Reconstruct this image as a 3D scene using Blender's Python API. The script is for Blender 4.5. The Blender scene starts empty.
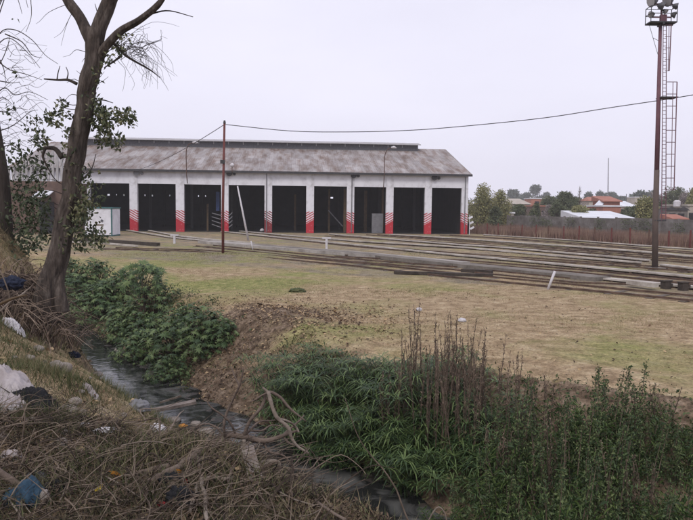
import bpy, math, random
import numpy as np
from mathutils import Vector, Matrix, noise as mnoise
R = random.Random(7)
PI = math.pi
scene = bpy.context.scene
COL = scene.collection

# ------------------------------------------------------------------ camera
F_PX, CAMZ = 700.0, 3.0
pitch, roll = math.radians(4.31), math.radians(0.69)
Fw = Vector((0, math.cos(pitch), -math.sin(pitch)))
R0 = Vector((1, 0, 0)); U0 = Vector((0, math.sin(pitch), math.cos(pitch)))
Rt = R0*math.cos(roll) + U0*math.sin(roll)
Up = U0*math.cos(roll) - R0*math.sin(roll)
CP = Vector((0, 0, CAMZ))
cam_d = bpy.data.cameras.new('camera'); cam = bpy.data.objects.new('camera', cam_d); COL.objects.link(cam)
cam_d.sensor_width = 36; cam_d.lens = 36*F_PX/693; cam_d.clip_start = .1; cam_d.clip_end = 6000
M = Matrix((Rt, Up, -Fw)).transposed().to_4x4(); M.translation = CP
cam.matrix_world = M; scene.camera = cam

def ray(px, py): return Fw + Rt*((px-346.5)/F_PX) - Up*((py-260)/F_PX)
def G(px, py, z=0.0):                      # where the sight line meets height z
    d = ray(px, py); return CP + d*((z-CAMZ)/d.z)
def P(px, py, Y):                          # where it meets distance Y
    d = ray(px, py); return CP + d*(Y/d.y)

# ------------------------------------------------------------------ terrain
CL = np.array([(30,-14),(9,3),(5.5,6),(3.4,7.8),(1.6,9.2),(0,11),(-2.8,13.6),(-4.6,16.4),(-7.6,21.3),(-14,30),(-30,44),(-60,62)], float)
def sdist(x, y):
    x = np.asarray(x, float); y = np.asarray(y, float)
    best = np.full(x.shape, 1e9); sg = np.ones(x.shape)
    for (ax, ay), (bx, by) in zip(CL[:-1], CL[1:]):
        dx, dy = bx-ax, by-ay; L2 = dx*dx+dy*dy
        t = np.clip(((x-ax)*dx+(y-ay)*dy)/L2, 0, 1)
        ex, ey = x-(ax+t*dx), y-(ay+t*dy); d = np.hypot(ex, ey)
        c = dx*ey-dy*ex
        m = d < best
        best = np.where(m, d, best); sg = np.where(m, np.where(c > 0, 1, -1), sg)
    return best*sg                          # + near (left) bank, - field side
rs = np.random.RandomState(3)
WV = [(rs.uniform(-1,1)*f, rs.uniform(-1,1)*f, rs.uniform(0,6.28), a) for f, a in
      [(.25,.05)]*3+[(.9,.03)]*5+[(3,.018)]*6+[(8,.008)]*7]
def bumps(x, y):
    s = 0
    for a, b, p, m in WV: s = s + m*np.sin(a*x+b*y+p+.6*np.sin(b*x*.7-a*y*.9))
    return s
def smooth(t): t = np.clip(t, 0, 1); return t*t*(3-2*t)
def TZ(x, y):
    x = np.asarray(x, float); y = np.asarray(y, float)
    d = sdist(x, y)
    wob = .25*np.sin(x*1.7+y*.8)+.15*np.sin(x*3.9-y*3.1)
    dl = d+wob*.5
    w = np.clip(5.4-(y-7)*.3, 3.4, 5.4)
    zt = np.interp(y, [0, 7, 12, 17, 32], [1.35, 1.3, 1.6, 1.3, 0.0])
    t = np.clip((dl-.75)/(w-.75), 0, 1)
    zl = -1.75+(zt+1.75)*t**1.12
    zl = np.where(dl > w, zt, zl)
    t2 = np.clip((-dl-.75)/2.9, 0, 1)
    zr = -1.75+1.75*(.5*t2+.5*smooth(t2))
    z = np.where(d > 0, zl, zr)
    z = np.where(np.abs(dl) < .75, -1.75-.15*(1-np.abs(dl)/.75), z)
    # litter mound on the field bank
    z = z + .16*np.exp(-((x+2.6)/2.6)**2-((y-19.5)/1.8)**2)*(d < -1)
    z = z + .12*np.exp(-((x+7.0)/3.0)**2-((y-42)/3.0)**2)
    z = z + 1.2*np.exp(-((x+6.7)/1.3)**2-((y-13.0)/2.2)**2)
    # heap of debris in front of the camera
    crest = np.interp(x, [-6,-4,-2,-.7,-.33,.3,1,2], [1.5,1.48,1.36,1.18,.93,.4,-.6,-3])
    hm = crest - .9*np.abs(y-4.9)**1.5*(y > 4.9) - .12*np.abs(y-4.9)*(y < 4.9)
    z = np.where((y < 7) & (y > 1.5), np.maximum(z, hm), z)
    near_ = np.exp(-(np.maximum(np.abs(d)-3.5, 0)/2.0)**2)
    return z + bumps(x, y)*near_ + .03*np.sin(x*.31+y*.17)*np.cos(y*.23-x*.11)*(1-near_)
def tz(x, y): return float(TZ(np.array([x]), np.array([y]))[0])
def hit(px, py, far=60):                    # sight line meets the terrain
    d = ray(px, py); ts = np.arange(2.5, far, .03)
    X, Y, Z = CP.x+d.x*ts, CP.y+d.y*ts, CP.z+d.z*ts
    k = np.nonzero(Z < TZ(X, Y))[0]
    i = k[0] if len(k) else len(ts)-1
    return Vector((X[i], Y[i], tz(X[i], Y[i])))

# ------------------------------------------------------------------ materials
MATS = {}
def mat(name, stops, scale=3, rough=.85, bump=.0, bscale=None, stretch=(1,1,1), island=0.0, detail=6, spec=.3, metal=0, trans=0, nrough=.6):
    m = bpy.data.materials.new(name); m.use_nodes = True; MATS[name] = m
    N = m.node_tree.nodes; L = m.node_tree.links; b = N['Principled BSDF']
    tc = N.new('ShaderNodeTexCoord'); mp = N.new('ShaderNodeMapping'); mp.inputs['Scale'].default_value = stretch
    L.new(tc.outputs['Object'], mp.inputs[0])
    nz = N.new('ShaderNodeTexNoise'); nz.inputs['Scale'].default_value = scale; nz.inputs['Detail'].default_value = detail; nz.inputs['Roughness'].default_value = nrough
    L.new(mp.outputs[0], nz.inputs['Vector'])
    cr = N.new('ShaderNodeValToRGB'); e = cr.color_ramp.elements
    n = len(stops)
    lo, hi = .3, .7
    for i, c in enumerate(stops):
        p = lo+(hi-lo)*i/max(1, n-1)
        if len(c) == 4: p = c[3]
        el = e[i] if i < 2 else e.new(p)
        el.position = p; el.color = (c[0], c[1], c[2], 1)
    fac = nz.outputs['Fac']
    if island:
        g = N.new('ShaderNodeNewGeometry'); a = N.new('ShaderNodeMath'); a.operation = 'MULTIPLY_ADD'
        s = N.new('ShaderNodeMath'); s.operation = 'SUBTRACT'; s.inputs[1].default_value = .5
        L.new(g.outputs['Random Per Island'], s.inputs[0]); L.new(s.outputs[0], a.inputs[0]); a.inputs[1].default_value = island
        L.new(fac, a.inputs[2]); fac = a.outputs[0]
    L.new(fac, cr.inputs[0]); L.new(cr.outputs[0], b.inputs['Base Color'])
    b.inputs['Roughness'].default_value = rough; b.inputs['Specular IOR Level'].default_value = spec; b.inputs['Metallic'].default_value = metal
    if trans: b.inputs['Subsurface Weight'].default_value = 0
    if bump:
        n2 = N.new('ShaderNodeTexNoise'); n2.inputs['Scale'].default_value = bscale or scale*4; n2.inputs['Detail'].default_value = 5
        L.new(mp.outputs[0], n2.inputs['Vector'])
        bp = N.new('ShaderNodeBump'); bp.inputs['Strength'].default_value = bump; bp.inputs['Distance'].default_value = .05
        L.new(n2.outputs['Fac'], bp.inputs['Height']); L.new(bp.outputs[0], b.inputs['Normal'])
    return m

bark = mat('bark', [(.022,.018,.016),(.07,.055,.046),(.16,.135,.115)], 9, .95, 1.0, 16, (1,1,.22), nrough=.75)
bark_d = mat('dark bark', [(.03,.023,.02),(.06,.048,.04)], 6, .95, .8, 12, (1,1,.3))
twig_m = mat('twig', [(.03,.021,.015),(.08,.058,.042),(.17,.132,.10)], 3, .9, .3, 20, island=.7)
twig_pale = mat('pale dead wood', [(.10,.078,.06),(.19,.155,.125),(.26,.22,.185)], 6, .9, .4, 30)
twig_brown = mat('brown dead wood', [(.085,.062,.048),(.17,.13,.105)], 6, .9, .4, 30)
leaf_tree = mat('tree leaf', [(.03,.042,.02),(.075,.09,.042),(.17,.165,.085)], 2.5, .6, island=.45)
leaf_dark = mat('dark leaf', [(.03,.042,.022),(.07,.088,.042)], 2, .6, island=.5)
castor_m = mat('castor leaf', [(.025,.05,.016),(.055,.095,.03),(.12,.165,.06)], 1.2, .5, island=.5)
under_m = mat('undergrowth leaf', [(.025,.042,.016),(.062,.088,.032),(.13,.125,.055)], 1.0, .65, island=.5)
sedge_m = mat('sedge leaf', [(.02,.042,.012),(.045,.082,.024),(.10,.145,.045)], 1.5, .5, island=.7)
weed_m = mat('weed leaf', [(.03,.05,.02),(.068,.105,.038),(.14,.175,.07)], 1.5, .65, island=.5)
dead_m = mat('dead stalk', [(.06,.043,.034),(.13,.093,.070),(.21,.16,.12)], 2, .9, island=.6)
grass_m = mat('grass blade', [(.12,.135,.045),(.24,.20,.10),(.42,.33,.20)], .35, .8, island=.35, detail=4)
bgrass_m = mat('bank grass blade', [(.045,.062,.022),(.10,.105,.045),(.20,.165,.095)], .9, .8, island=.5, detail=4)
litter_m = mat('fallen leaf', [(.05,.03,.02),(.12,.07,.042),(.20,.13,.075),(.40,.29,.17)], 4, .85, island=1.0)
brush_m = mat('reddish brush', [(.13,.075,.06),(.22,.135,.105),(.27,.20,.14)], .25, .95, island=.3)
mud_m = mat('wet mud', [(.02,.017,.014),(.05,.042,.035),(.09,.075,.062)], 5, .5, .6, 20)
hgrass_m = mat('heap grass blade', [(.03,.038,.015),(.065,.07,.03),(.14,.115,.065)], .9, .8, island=.6, detail=4)
dleaf_m = mat('crushed dry leaf', [(.018,.013,.01),(.05,.034,.023),(.12,.085,.056)], 4, .9, island=.8)
stone_m = mat('stone', [(.17,.145,.125),(.32,.28,.25)], 7, .9, .5, 25)
plank_m = mat('weathered wood', [(.14,.115,.098),(.32,.27,.235)], 5, .9, .5, 12, (1,1,1))
white_paint = mat('white wall paint', [(.50,.49,.52),(.68,.68,.72),(.74,.74,.78)], .7, .8, .15, 6, nrough=.7)
dark_gap = mat('dark painted steel', [(.035,.035,.04),(.06,.058,.062)], 4, .7)
inner_m = mat('near black inner wall', [(.015,.015,.018),(.03,.028,.03)], 1, .95)  # near black for inner walls, lining, floor and rear columns
ochre_m = mat('ochre painted steel', [(.06,.04,.022),(.12,.075,.035)], 3, .7)
grey_box = mat('grey painted metal', [(.13,.13,.14),(.2,.2,.21)], 3, .6)
blue_m = mat('blue paint', [(.02,.04,.11),(.035,.06,.16)], 3, .6)
vent_cap = mat('weathered zinc', [(.28,.27,.27),(.42,.41,.42)], 1.5, .7, .2, 8)
rust_m = mat('rusty steel', [(.05,.028,.022),(.10,.055,.04),(.14,.08,.055)], 5, .85, .3, 30)
rail_m = mat('dark rail steel', [(.045,.028,.02),(.085,.052,.038),(.14,.09,.065)], 3, .8, .2, 20)
tie_m = mat('dusty sleeper', [(.09,.072,.058),(.16,.135,.11)], 3, .95, .5, 16)
redpole_m = mat('red oxide paint', [(.10,.028,.025),(.15,.045,.038)], 3, .75, .2, 20)
mast_m = mat('mast steel', [(.075,.055,.048),(.12,.09,.078)], .8, .8, .2, 10)
mast_up = mat('mast purple oxide paint', [(.12,.055,.075),(.17,.085,.10)], 2, .7)
lampmetal = mat('lamp housing', [(.06,.06,.07),(.12,.12,.13)], 5, .5)
concrete = mat('concrete', [(.20,.18,.16),(.31,.285,.26),(.40,.37,.345)], 1.2, .9, .4, 14, nrough=.7)
board_m = mat('pale cover board', [(.20,.17,.145),(.38,.345,.305),(.54,.505,.465)], .8, .85, .3, 14, nrough=.75)
oldslab = mat('old concrete slab', [(.09,.078,.066),(.16,.142,.122),(.23,.205,.18)], 1.0, .95, .5, 8, nrough=.75)
sleeper_m = mat('dark timber', [(.03,.024,.02),(.075,.06,.05)], 3, .95, .5, 16)
wallgrey = mat('grey boundary wall', [(.08,.07,.062),(.15,.135,.125),(.25,.235,.23)], .8, .95, .2, 3, nrough=.7)
brickd = mat('brown brick', [(.09,.06,.05),(.15,.10,.08)], 1.2, .95, .3, 8)
orange_b = mat('orange brick', [(.28,.115,.08),(.38,.175,.13)], .8, .95)
beige_w = mat('beige render', [(.32,.28,.24),(.44,.40,.35)], .5, .95)
whiteroof = mat('white roof sheet', [(.55,.56,.60),(.72,.73,.77)], .5, .6)
white_pl = mat('white plastic', [(.45,.43,.45),(.62,.60,.62)], 5, .45, .5, 20)
pinkbag = mat('dusty pale plastic sheet', [(.26,.22,.21),(.40,.365,.37)], 3, .45, .5, 12)
black_pl = mat('black plastic', [(.008,.008,.010),(.02,.02,.022)], 6, .6, .5, 25, spec=.15)
blue_cl = mat('faded blue cloth', [(.02,.045,.075),(.04,.08,.12)], 6, .9, .6, 30)
navy_cl = mat('navy cloth', [(.01,.013,.03),(.02,.027,.05)], 6, .9, .6, 30)
red_cl = mat('red cloth', [(.22,.015,.02),(.32,.03,.035)], 6, .8, .4, 30)
yellow_l = mat('yellow leaf', [(.45,.33,.04),(.6,.45,.06)], 6, .7)
orange_l = mat('orange leaf', [(.35,.14,.02),(.5,.22,.04)], 6, .7)
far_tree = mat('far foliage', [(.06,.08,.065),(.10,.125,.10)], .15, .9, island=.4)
mid_tree = mat('mid foliage', [(.07,.088,.045),(.13,.145,.08)], .3, .9, island=.4)
yel_tree = mat('yellowing foliage', [(.17,.175,.075),(.30,.28,.13)], .3, .9, island=.5)
pink_tree = mat('bare greyish foliage', [(.2,.17,.165),(.3,.26,.25)], .3, .9, island=.5)
teal_m = mat('teal trim', [(.03,.10,.10),(.05,.14,.14)], 4, .6)
wire_m = mat('cable', [(.02,.02,.022),(.03,.03,.032)], 4, .6)
win_m = mat('dark opening', [(.012,.012,.015),(.02,.02,.024)], 4, .5)

def nodes(m): return m.node_tree.nodes, m.node_tree.links
# chevron pillar paint: solid red foot, red and white stripes, white above
def pillar_mat(name, red, k):
    m = mat(name, [(.46,.45,.47),(.68,.68,.72),(.74,.74,.78)], 1.2, .8); N, L = nodes(m); b = N['Principled BSDF']
    white = b.inputs['Base Color'].links[0].from_socket
    tc = N.new('ShaderNodeTexCoord'); sp = N.new('ShaderNodeSeparateXYZ'); L.new(tc.outputs['Object'], sp.inputs[0])
    def mth(op, a, b2=None, c=None):
        n = N.new('ShaderNodeMath'); n.operation = op
        for i, v in enumerate((a, b2, c)):
            if v is None: continue
            if isinstance(v, (int, float)): n.inputs[i].default_value = v
            else: L.new(v, n.inputs[i])
        return n.outputs[0]
    v = mth('MULTIPLY_ADD', sp.outputs['X'], k, sp.outputs['Z'])
    foot = mth('LESS_THAN', v, 1.3)
    low = mth('LESS_THAN', sp.outputs['Z'], 2.45)
    st = mth('LESS_THAN', mth('FRACT', mth('DIVIDE', v, .27)), .5)
    f = mth('MAXIMUM', foot, mth('MULTIPLY', low, st))
    wn = N.new('ShaderNodeTexNoise'); wn.inputs['Scale'].default_value = 5; wn.inputs['Detail'].default_value = 6
    L.new(tc.outputs['Object'], wn.inputs[0])
    f = mth('MULTIPLY', f, mth('MINIMUM', mth('MULTIPLY_ADD', wn.outputs['Fac'], 1.6, .3), 1.0))
    mx = N.new('ShaderNodeMix'); mx.data_type = 'RGBA'; L.new(f, mx.inputs[0]); L.new(white, mx.inputs[6])
    mx.inputs[7].default_value = (*red, 1); L.new(mx.outputs[2], b.inputs['Base Color'])
    return m
pil_a = pillar_mat('striped pillar paint', (.42,.03,.045), .6)
pil_b = pillar_mat('striped pillar paint mirrored', (.45,.03,.045), -.6)
pil_c = pillar_mat('striped pillar paint faded', (.22,.035,.04), .6)

# rusty corrugated roof
roof_m = mat('rusty corrugated roof', [(.15,.105,.085,.34),(.215,.175,.155,.43),(.285,.26,.25,.52),(.36,.345,.345,.64)], .75, .7, 0, 5, (1.5,.4,.4), nrough=.66, detail=9)
N, L = nodes(roof_m)
tc = N.new('ShaderNodeTexCoord'); wv = N.new('ShaderNodeTexWave'); wv.inputs['Scale'].default_value = 1.3; wv.inputs['Distortion'].default_value = 0
L.new(tc.outputs['Object'], wv.inputs[0]); bp = N.new('ShaderNodeBump'); bp.inputs['Strength'].default_value = .5; bp.inputs['Distance'].default_value = .06
L.new(wv.outputs['Fac'], bp.inputs['Height']); L.new(bp.outputs[0], N['Principled BSDF'].inputs['Normal'])
# individual sheets with slightly different age
br = N.new('ShaderNodeTexBrick'); br.inputs['Scale'].default_value = 1; br.inputs['Color1'].default_value = (.80,.78,.78,1); br.inputs['Color2'].default_value = (1.12,1.1,1.1,1)
br.inputs['Mortar'].default_value = (.6,.55,.55,1); br.inputs['Mortar Size'].default_value = .02; br.inputs['Brick Width'].default_value = .9; br.inputs['Row Height'].default_value = 3.2
L.new(tc.outputs['Object'], br.inputs[0])
src = N['Principled BSDF'].inputs['Base Color'].links[0].from_socket
mx = N.new('ShaderNodeMix'); mx.data_type = 'RGBA'; mx.blend_type = 'MULTIPLY'; mx.inputs[0].default_value = 1
L.new(src, mx.inputs[6]); L.new(br.outputs[0], mx.inputs[7]); L.new(mx.outputs[2], N['Principled BSDF'].inputs['Base Color'])

# water
water_m = bpy.data.materials.new('murky water'); water_m.use_nodes = True; N, L = nodes(water_m); b = N['Principled BSDF']
b.inputs['Base Color'].default_value = (.045,.047,.045,1); b.inputs['Roughness'].default_value = .07; b.inputs['IOR'].default_value = 1.33
tc = N.new('ShaderNodeTexCoord'); n1 = N.new('ShaderNodeTexNoise'); n1.inputs['Scale'].default_value = 3.5; n1.inputs['Detail'].default_value = 5; n1.inputs['Distortion'].default_value = .8
L.new(tc.outputs['Object'], n1.inputs[0]); bp = N.new('ShaderNodeBump'); bp.inputs['Strength'].default_value = .16; bp.inputs['Distance'].default_value = .06
L.new(n1.outputs['Fac'], bp.inputs['Height']); L.new(bp.outputs[0], b.inputs['Normal'])
n2 = N.new('ShaderNodeTexNoise'); n2.inputs['Scale'].default_value = 1.6; n2.inputs['Detail'].default_value = 7; n2.inputs['Distortion'].default_value = 1.2
L.new(tc.outputs['Object'], n2.inputs[0]); cr = N.new('ShaderNodeValToRGB'); cr.color_ramp.elements[0].position = .5; cr.color_ramp.elements[1].position = .64
cr.color_ramp.elements[0].color = (.018,.019,.018,1); cr.color_ramp.elements[1].color = (.105,.105,.10,1)  # dark and pale patches put reflections of bank and sky into the colour
L.new(n2.outputs['Fac'], cr.inputs[0]); L.new(cr.outputs[0], b.inputs['Base Color'])

# ground: cover mask attribute (R soil, G greenness, B yard) blended with noise
gm = bpy.data.materials.new('ground cover'); gm.use_nodes = True; N, L = nodes(gm); b = N['Principled BSDF']; b.inputs['Roughness'].default_value = .95; b.inputs['Specular IOR Level'].default_value = .1
tc = N.new('ShaderNodeTexCoord'); at = N.new('ShaderNodeAttribute'); at.attribute_name = 'cover'; sp = N.new('ShaderNodeSeparateColor'); L.new(at.outputs['Color'], sp.inputs[0])
def nzn(s, det=8, dist=0, ro=.65):
    n = N.new('ShaderNodeTexNoise'); n.inputs['Scale'].default_value = s; n.inputs['Detail'].default_value = det; n.inputs['Distortion'].default_value = dist; n.inputs['Roughness'].default_value = ro
    L.new(tc.outputs['Object'], n.inputs[0]); return n.outputs['Fac']
def ramp(f, st):
    c = N.new('ShaderNodeValToRGB'); e = c.color_ramp.elements
    for i, s in enumerate(st):
        el = e[i] if i < 2 else e.new(s[0]); el.position = s[0]; el.color = (*s[1], 1)
    L.new(f, c.inputs[0]); return c.outputs[0]
def mixc(f, a, b2):
    m = N.new('ShaderNodeMix'); m.data_type = 'RGBA'
    L.new(f, m.inputs[0]); L.new(a, m.inputs[6]); L.new(b2, m.inputs[7]); return m.outputs[2]
def soft(f, nf, w=.35):                    # mask roughened by noise
    a = N.new('ShaderNodeMath'); a.operation = 'MULTIPLY_ADD'; L.new(nf, a.inputs[0]); a.inputs[1].default_value = 1.6; L.new(f, a.inputs[2])
    r = N.new('ShaderNodeMapRange'); r.inputs[1].default_value = 1.3-w/2; r.inputs[2].default_value = 1.3+w/2; L.new(a.outputs[0], r.inputs[0]); return r.outputs[0]
straw = ramp(nzn(2.2, 10), [(.30,(.15,.105,.062)),(.46,(.28,.205,.125)),(.58,(.37,.285,.18)),(.72,(.47,.385,.27))])
green = ramp(nzn(3.0, 10), [(.32,(.11,.13,.042)),(.5,(.205,.21,.075)),(.68,(.34,.305,.14))])
soil = ramp(nzn(5.0, 9), [(.30,(.05,.036,.024)),(.44,(.11,.078,.053)),(.55,(.175,.128,.09)),(.7,(.27,.21,.155))])
yard = ramp(nzn(1.6, 10), [(.32,(.11,.09,.07)),(.5,(.2,.168,.125)),(.68,(.29,.25,.19))])
c = mixc(soft(sp.outputs['Green'], nzn(.22, 7, .6)), straw, green)
c = mixc(soft(sp.outputs['Blue'], nzn(.5, 7, .3)), c, yard)
c = mixc(soft(sp.outputs['Red'], nzn(1.2, 7)), c, soil)
fine = ramp(nzn(16, 9, 0, .8), [(.36,(.52,.50,.48)),(.5,(1,1,1)),(.64,(1.45,1.42,1.36))])
mf = N.new('ShaderNodeMix'); mf.data_type = 'RGBA'; mf.blend_type = 'MULTIPLY'; mf.inputs[0].default_value = 1; L.new(c, mf.inputs[6]); L.new(fine, mf.inputs[7]); c = mf.outputs[2]
L.new(c, b.inputs['Base Color'])
bp = N.new('ShaderNodeBump'); bp.inputs['Strength'].default_value = .8; bp.inputs['Distance'].default_value = .035
L.new(nzn(14, 8), bp.inputs['Height']); L.new(bp.outputs[0], b.inputs['Normal'])

# ------------------------------------------------------------------ mesh helpers
class MB:
    def __init__(s): s.v = []; s.f = []
    def add(s, vs, fs):
        o = len(s.v); s.v.extend([tuple(q) for q in vs]); s.f.extend([tuple(i+o for i in f) for f in fs])
    def box(s, c, d, rz=0, rot=None):
        hx, hy, hz = d[0]/2, d[1]/2, d[2]/2
        vs = [Vector((x*hx, y*hy, z*hz)) for x in (-1,1) for y in (-1,1) for z in (-1,1)]
        Mx = rot if rot else Matrix.Rotation(rz, 3, 'Z')
        c = Vector(c)
        s.add([c+Mx @ q for q in vs], [(0,1,3,2),(4,6,7,5),(0,4,5,1),(2,3,7,6),(0,2,6,4),(1,5,7,3)])
    def bb(s, x0, x1, y0, y1, z0, z1): s.box(((x0+x1)/2, (y0+y1)/2, (z0+z1)/2), (x1-x0, y1-y0, z1-z0))
    def bar(s, a, b, w, h=None):            # square bar from a to b
        a = Vector(a); b = Vector(b); h = h or w; d = (b-a); l = d.length
        if l < 1e-6: return
        d.normalize(); up = Vector((0,0,1)) if abs(d.z) < .95 else Vector((0,1,0))
        x = d.cross(up).normalized(); y = x.cross(d)
        vs = [p+x*(i*w/2)+y*(j*h/2) for p in (a, b) for i, j in ((-1,-1),(1,-1),(1,1),(-1,1))]
        s.add(vs, [(3,2,1,0),(4,5,6,7),(0,1,5,4),(1,2,6,5),(2,3,7,6),(3,0,4,7)])
    def tube(s, pts, rad, n=6, cap=True, rf=None):
        pts = [Vector(p) for p in pts]; m = len(pts); o = len(s.v)
        if not hasattr(rad, '__len__'): rad = [rad]*m
        prev = None
        for i, p in enumerate(pts):
            t = (pts[min(i+1, m-1)]-pts[max(i-1, 0)]); t = t.normalized() if t.length > 1e-9 else Vector((0,0,1))
            if prev is None:
                u = t.cross(Vector((0,0,1)) if abs(t.z) < .9 else Vector((1,0,0))).normalized()
            else:
                u = (prev-t*prev.dot(t)); u = u.normalized() if u.length > 1e-6 else t.orthogonal().normalized()
            prev = u; w = t.cross(u)
            for k in range(n):
                a = 2*PI*k/n; s.v.append(tuple(p+(u*math.cos(a)+w*math.sin(a))*rad[i]*(1 if rf is None else rf(a, p))))
        for i in range(m-1):
            for k in range(n):
                a = o+i*n+k; b2 = o+i*n+(k+1) % n; s.f.append((a, b2, b2+n, a+n))
        if cap and n > 2:
            s.f.append(tuple(o+k for k in reversed(range(n)))); s.f.append(tuple(o+(m-1)*n+k for k in range(n)))
    def leaf(s, c, size, rng, flat=0.0, asp=.55):
        th = rng.uniform(0, 2*PI); ph = rng.uniform(-1, 1)*(1-flat)*1.3
        d = Vector((math.cos(th)*math.cos(ph), math.sin(th)*math.cos(ph), math.sin(ph)))
        q = Vector((rng.uniform(-1,1)*(1-flat), rng.uniform(-1,1)*(1-flat), rng.uniform(.2,1)))
        w = d.cross(q); w = (w.normalized() if w.length > 1e-5 else d.orthogonal().normalized())*size*asp*.5
        nrm = w.cross(d).normalized()*size*.12; c = Vector(c)
        s.add([c, c+d*size*.5+w+nrm, c+d*size, c+d*size*.5-w+nrm], [(0,1,2),(0,2,3)])
    def blade(s, p, h, w, lean, rng):
        a = rng.uniform(0, 2*PI); b2 = rng.uniform(0, 2*PI)
        wx, wy = math.cos(b2)*w/2, math.sin(b2)*w/2
        s.add([(p[0]-wx, p[1]-wy, p[2]), (p[0]+wx, p[1]+wy, p[2]), (p[0]+math.cos(a)*lean, p[1]+math.sin(a)*lean, p[2]+h)], [(0,1,2)])
    def build(s, name, material, parent=None, sm=False, loc=None, origin=None):
        me = bpy.data.meshes.new(name)
        vs = s.v
        if origin is not None:
            ox, oy, oz = origin; vs = [(x-ox, y-oy, z-oz) for x, y, z in vs]
        me.from_pydata(vs, [], s.f); me.update()
        if sm: me.polygons.foreach_set('use_smooth', [True]*len(me.polygons))
        me.materials.append(material)
        o = bpy.data.objects.new(name, me); COL.objects.link(o)
        if parent: o.parent = parent
        if origin is not None: o.location = origin
        if loc is not None: o.location = loc
        return o
def tag(o, label=None, cat=None, group=None, kind=None):
    if label: o['label'] = label
    if cat: o['category'] = cat
    if group: o['group'] = group
    if kind: o['kind'] = kind
    return o
def empty(name, loc, label, cat, group=None, rz=0):
    o = bpy.data.objects.new(name, None); COL.objects.link(o); o.location = loc; o.rotation_euler = (0, 0, rz)
    return tag(o, label, cat, group)
def copy_tree(o, parent=None):
    c = o.copy(); COL.objects.link(c)
    if parent: c.parent = parent
    for ch in o.children: copy_tree(ch, c)
    return c
ORD = ['first','second','third','fourth','fifth','sixth','seventh','eighth','ninth','tenth','eleventh','twelfth','thirteenth','fourteenth','fifteenth','sixteenth','seventeenth','eighteenth','nineteenth','twentieth']
def curve(pts, n=5):                        # catmull-rom
    pts = [Vector(p) for p in pts]; out = []
    q = [pts[0]*2-pts[1]]+pts+[pts[-1]*2-pts[-2]]
    for i in range(1, len(q)-2):
        for k in range(n):
            t = k/n; a, b2, c2, d = q[i-1], q[i], q[i+1], q[i+2]
            out.append(.5*((2*b2)+(c2-a)*t+(2*a-5*b2+4*c2-d)*t*t+(3*b2-a-3*c2+d)*t**3))
    out.append(pts[-1]); return out
def lerpr(r, n): # radii list resampled to n
    return list(np.interp(np.linspace(0, 1, n), np.linspace(0, 1, len(r)), r))
def blob(name, material, loc, size, seed, rough=.25, sub=3, freq=2.0, parent=None, rz=0, squash_bottom=True):
    import bmesh
    bm = bmesh.new(); bmesh.ops.create_icosphere(bm, subdivisions=sub, radius=1)
    off = Vector((seed*3.1, seed*1.7, seed*.9))
    for v in bm.verts:
        n = mnoise.noise(v.co*freq+off)+.5*mnoise.noise(v.co*freq*2.3+off)
        v.co *= 1+rough*(.8*n+.35*(1-abs(mnoise.noise(v.co*freq*1.7+off))*3)*.5)
        if squash_bottom and v.co.z < -.3: v.co.z = -.3+(v.co.z+.3)*.3
        v.co = Vector((v.co.x*size[0], v.co.y*size[1], v.co.z*size[2]))
    me = bpy.data.meshes.new(name); bm.to_mesh(me); bm.free()
    me.polygons.foreach_set('use_smooth', [True]*len(me.polygons)); me.materials.append(material)
    o = bpy.data.objects.new(name, me); COL.objects.link(o); o.location = loc; o.rotation_euler = (0,0,rz)
    if parent: o.parent = parent
    return o

# ------------------------------------------------------------------ ground sheet
ang = np.concatenate([np.linspace(-180,-45,28)[:-1], np.linspace(-45,45,330), np.linspace(45,180,28)[1:-1]])
ang = np.radians(ang); na = len(ang)
rr = [0.6]
while rr[-1] < 60: rr.append(rr[-1]*1.0125+.004)
while rr[-1] < 900: rr.append(rr[-1]*1.12)
rr = np.array(rr); nr = len(rr)
X = (rr[:,None]*np.sin(ang)[None]).ravel(); Y = (rr[:,None]*np.cos(ang)[None]).ravel()
Z = TZ(X, Y)
vs = np.column_stack([X, Y, Z]); c0 = len(vs)
i, j = np.meshgrid(np.arange(nr-1), np.arange(na), indexing='ij'); j2 = (j+1) % na
fc = np.stack([i*na+j, i*na+j2, (i+1)*na+j2, (i+1)*na+j], -1).reshape(-1, 4)[:, ::-1]
faces = fc.tolist()+[[c0, k, (k+1) % na] for k in range(na)]
me = bpy.data.meshes.new('ground'); me.from_pydata(vs.tolist()+[[0,0,tz(0,0)]], [], faces); me.update()
me.polygons.foreach_set('use_smooth', [True]*len(me.polygons))
Xa = np.append(X, 0); Ya = np.append(Y, 0); D = sdist(Xa, Ya)
pa, pb = G(0, 249), G(693, 300)             # near edge of the rail yard
nrm = np.array([-(pb.y-pa.y), pb.x-pa.x]); nrm /= np.linalg.norm(nrm)
YD = (Xa-pa.x)*nrm[0]+(Ya-pa.y)*nrm[1]
soilm = np.clip(1.25-np.abs(D+.0)/3.6, 0, 1)*np.where(D > 0, .8, 1.0)
soilm = np.maximum(soilm, .6*((Ya < 6.5) & (D > 0)))
soilm = np.maximum(soilm, 1.0*((Xa > 1.6) & (D > -3.6) & (D < 0)))
soilm = np.maximum(soilm, .95*np.exp(-((Xa+2.7)/3.0)**2-((Ya-19.2)/2.3)**2)*(D < 0))
soilm = np.maximum(soilm, .45*np.exp(-((Xa+7)/3)**2-((Ya-42)/2)**2))
greenm = .41+.3*np.exp(-((Xa+9)/7)**2-((Ya-42)/9)**2)+.32*np.exp(-((Xa+3)/4)**2-((Ya-27)/2.2)**2)-.1*np.exp(-((Xa-6)/9)**2-((Ya-20)/7)**2)+.2*np.exp(-(Xa/2)**2-((Ya-17)/1.2)**2)-.12*(D > 1)
yardm = np.clip(YD/2.5+.4, 0, .5)
cv = np.column_stack([soilm, greenm, yardm, np.ones_like(D)]).astype(np.float32)
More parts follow.
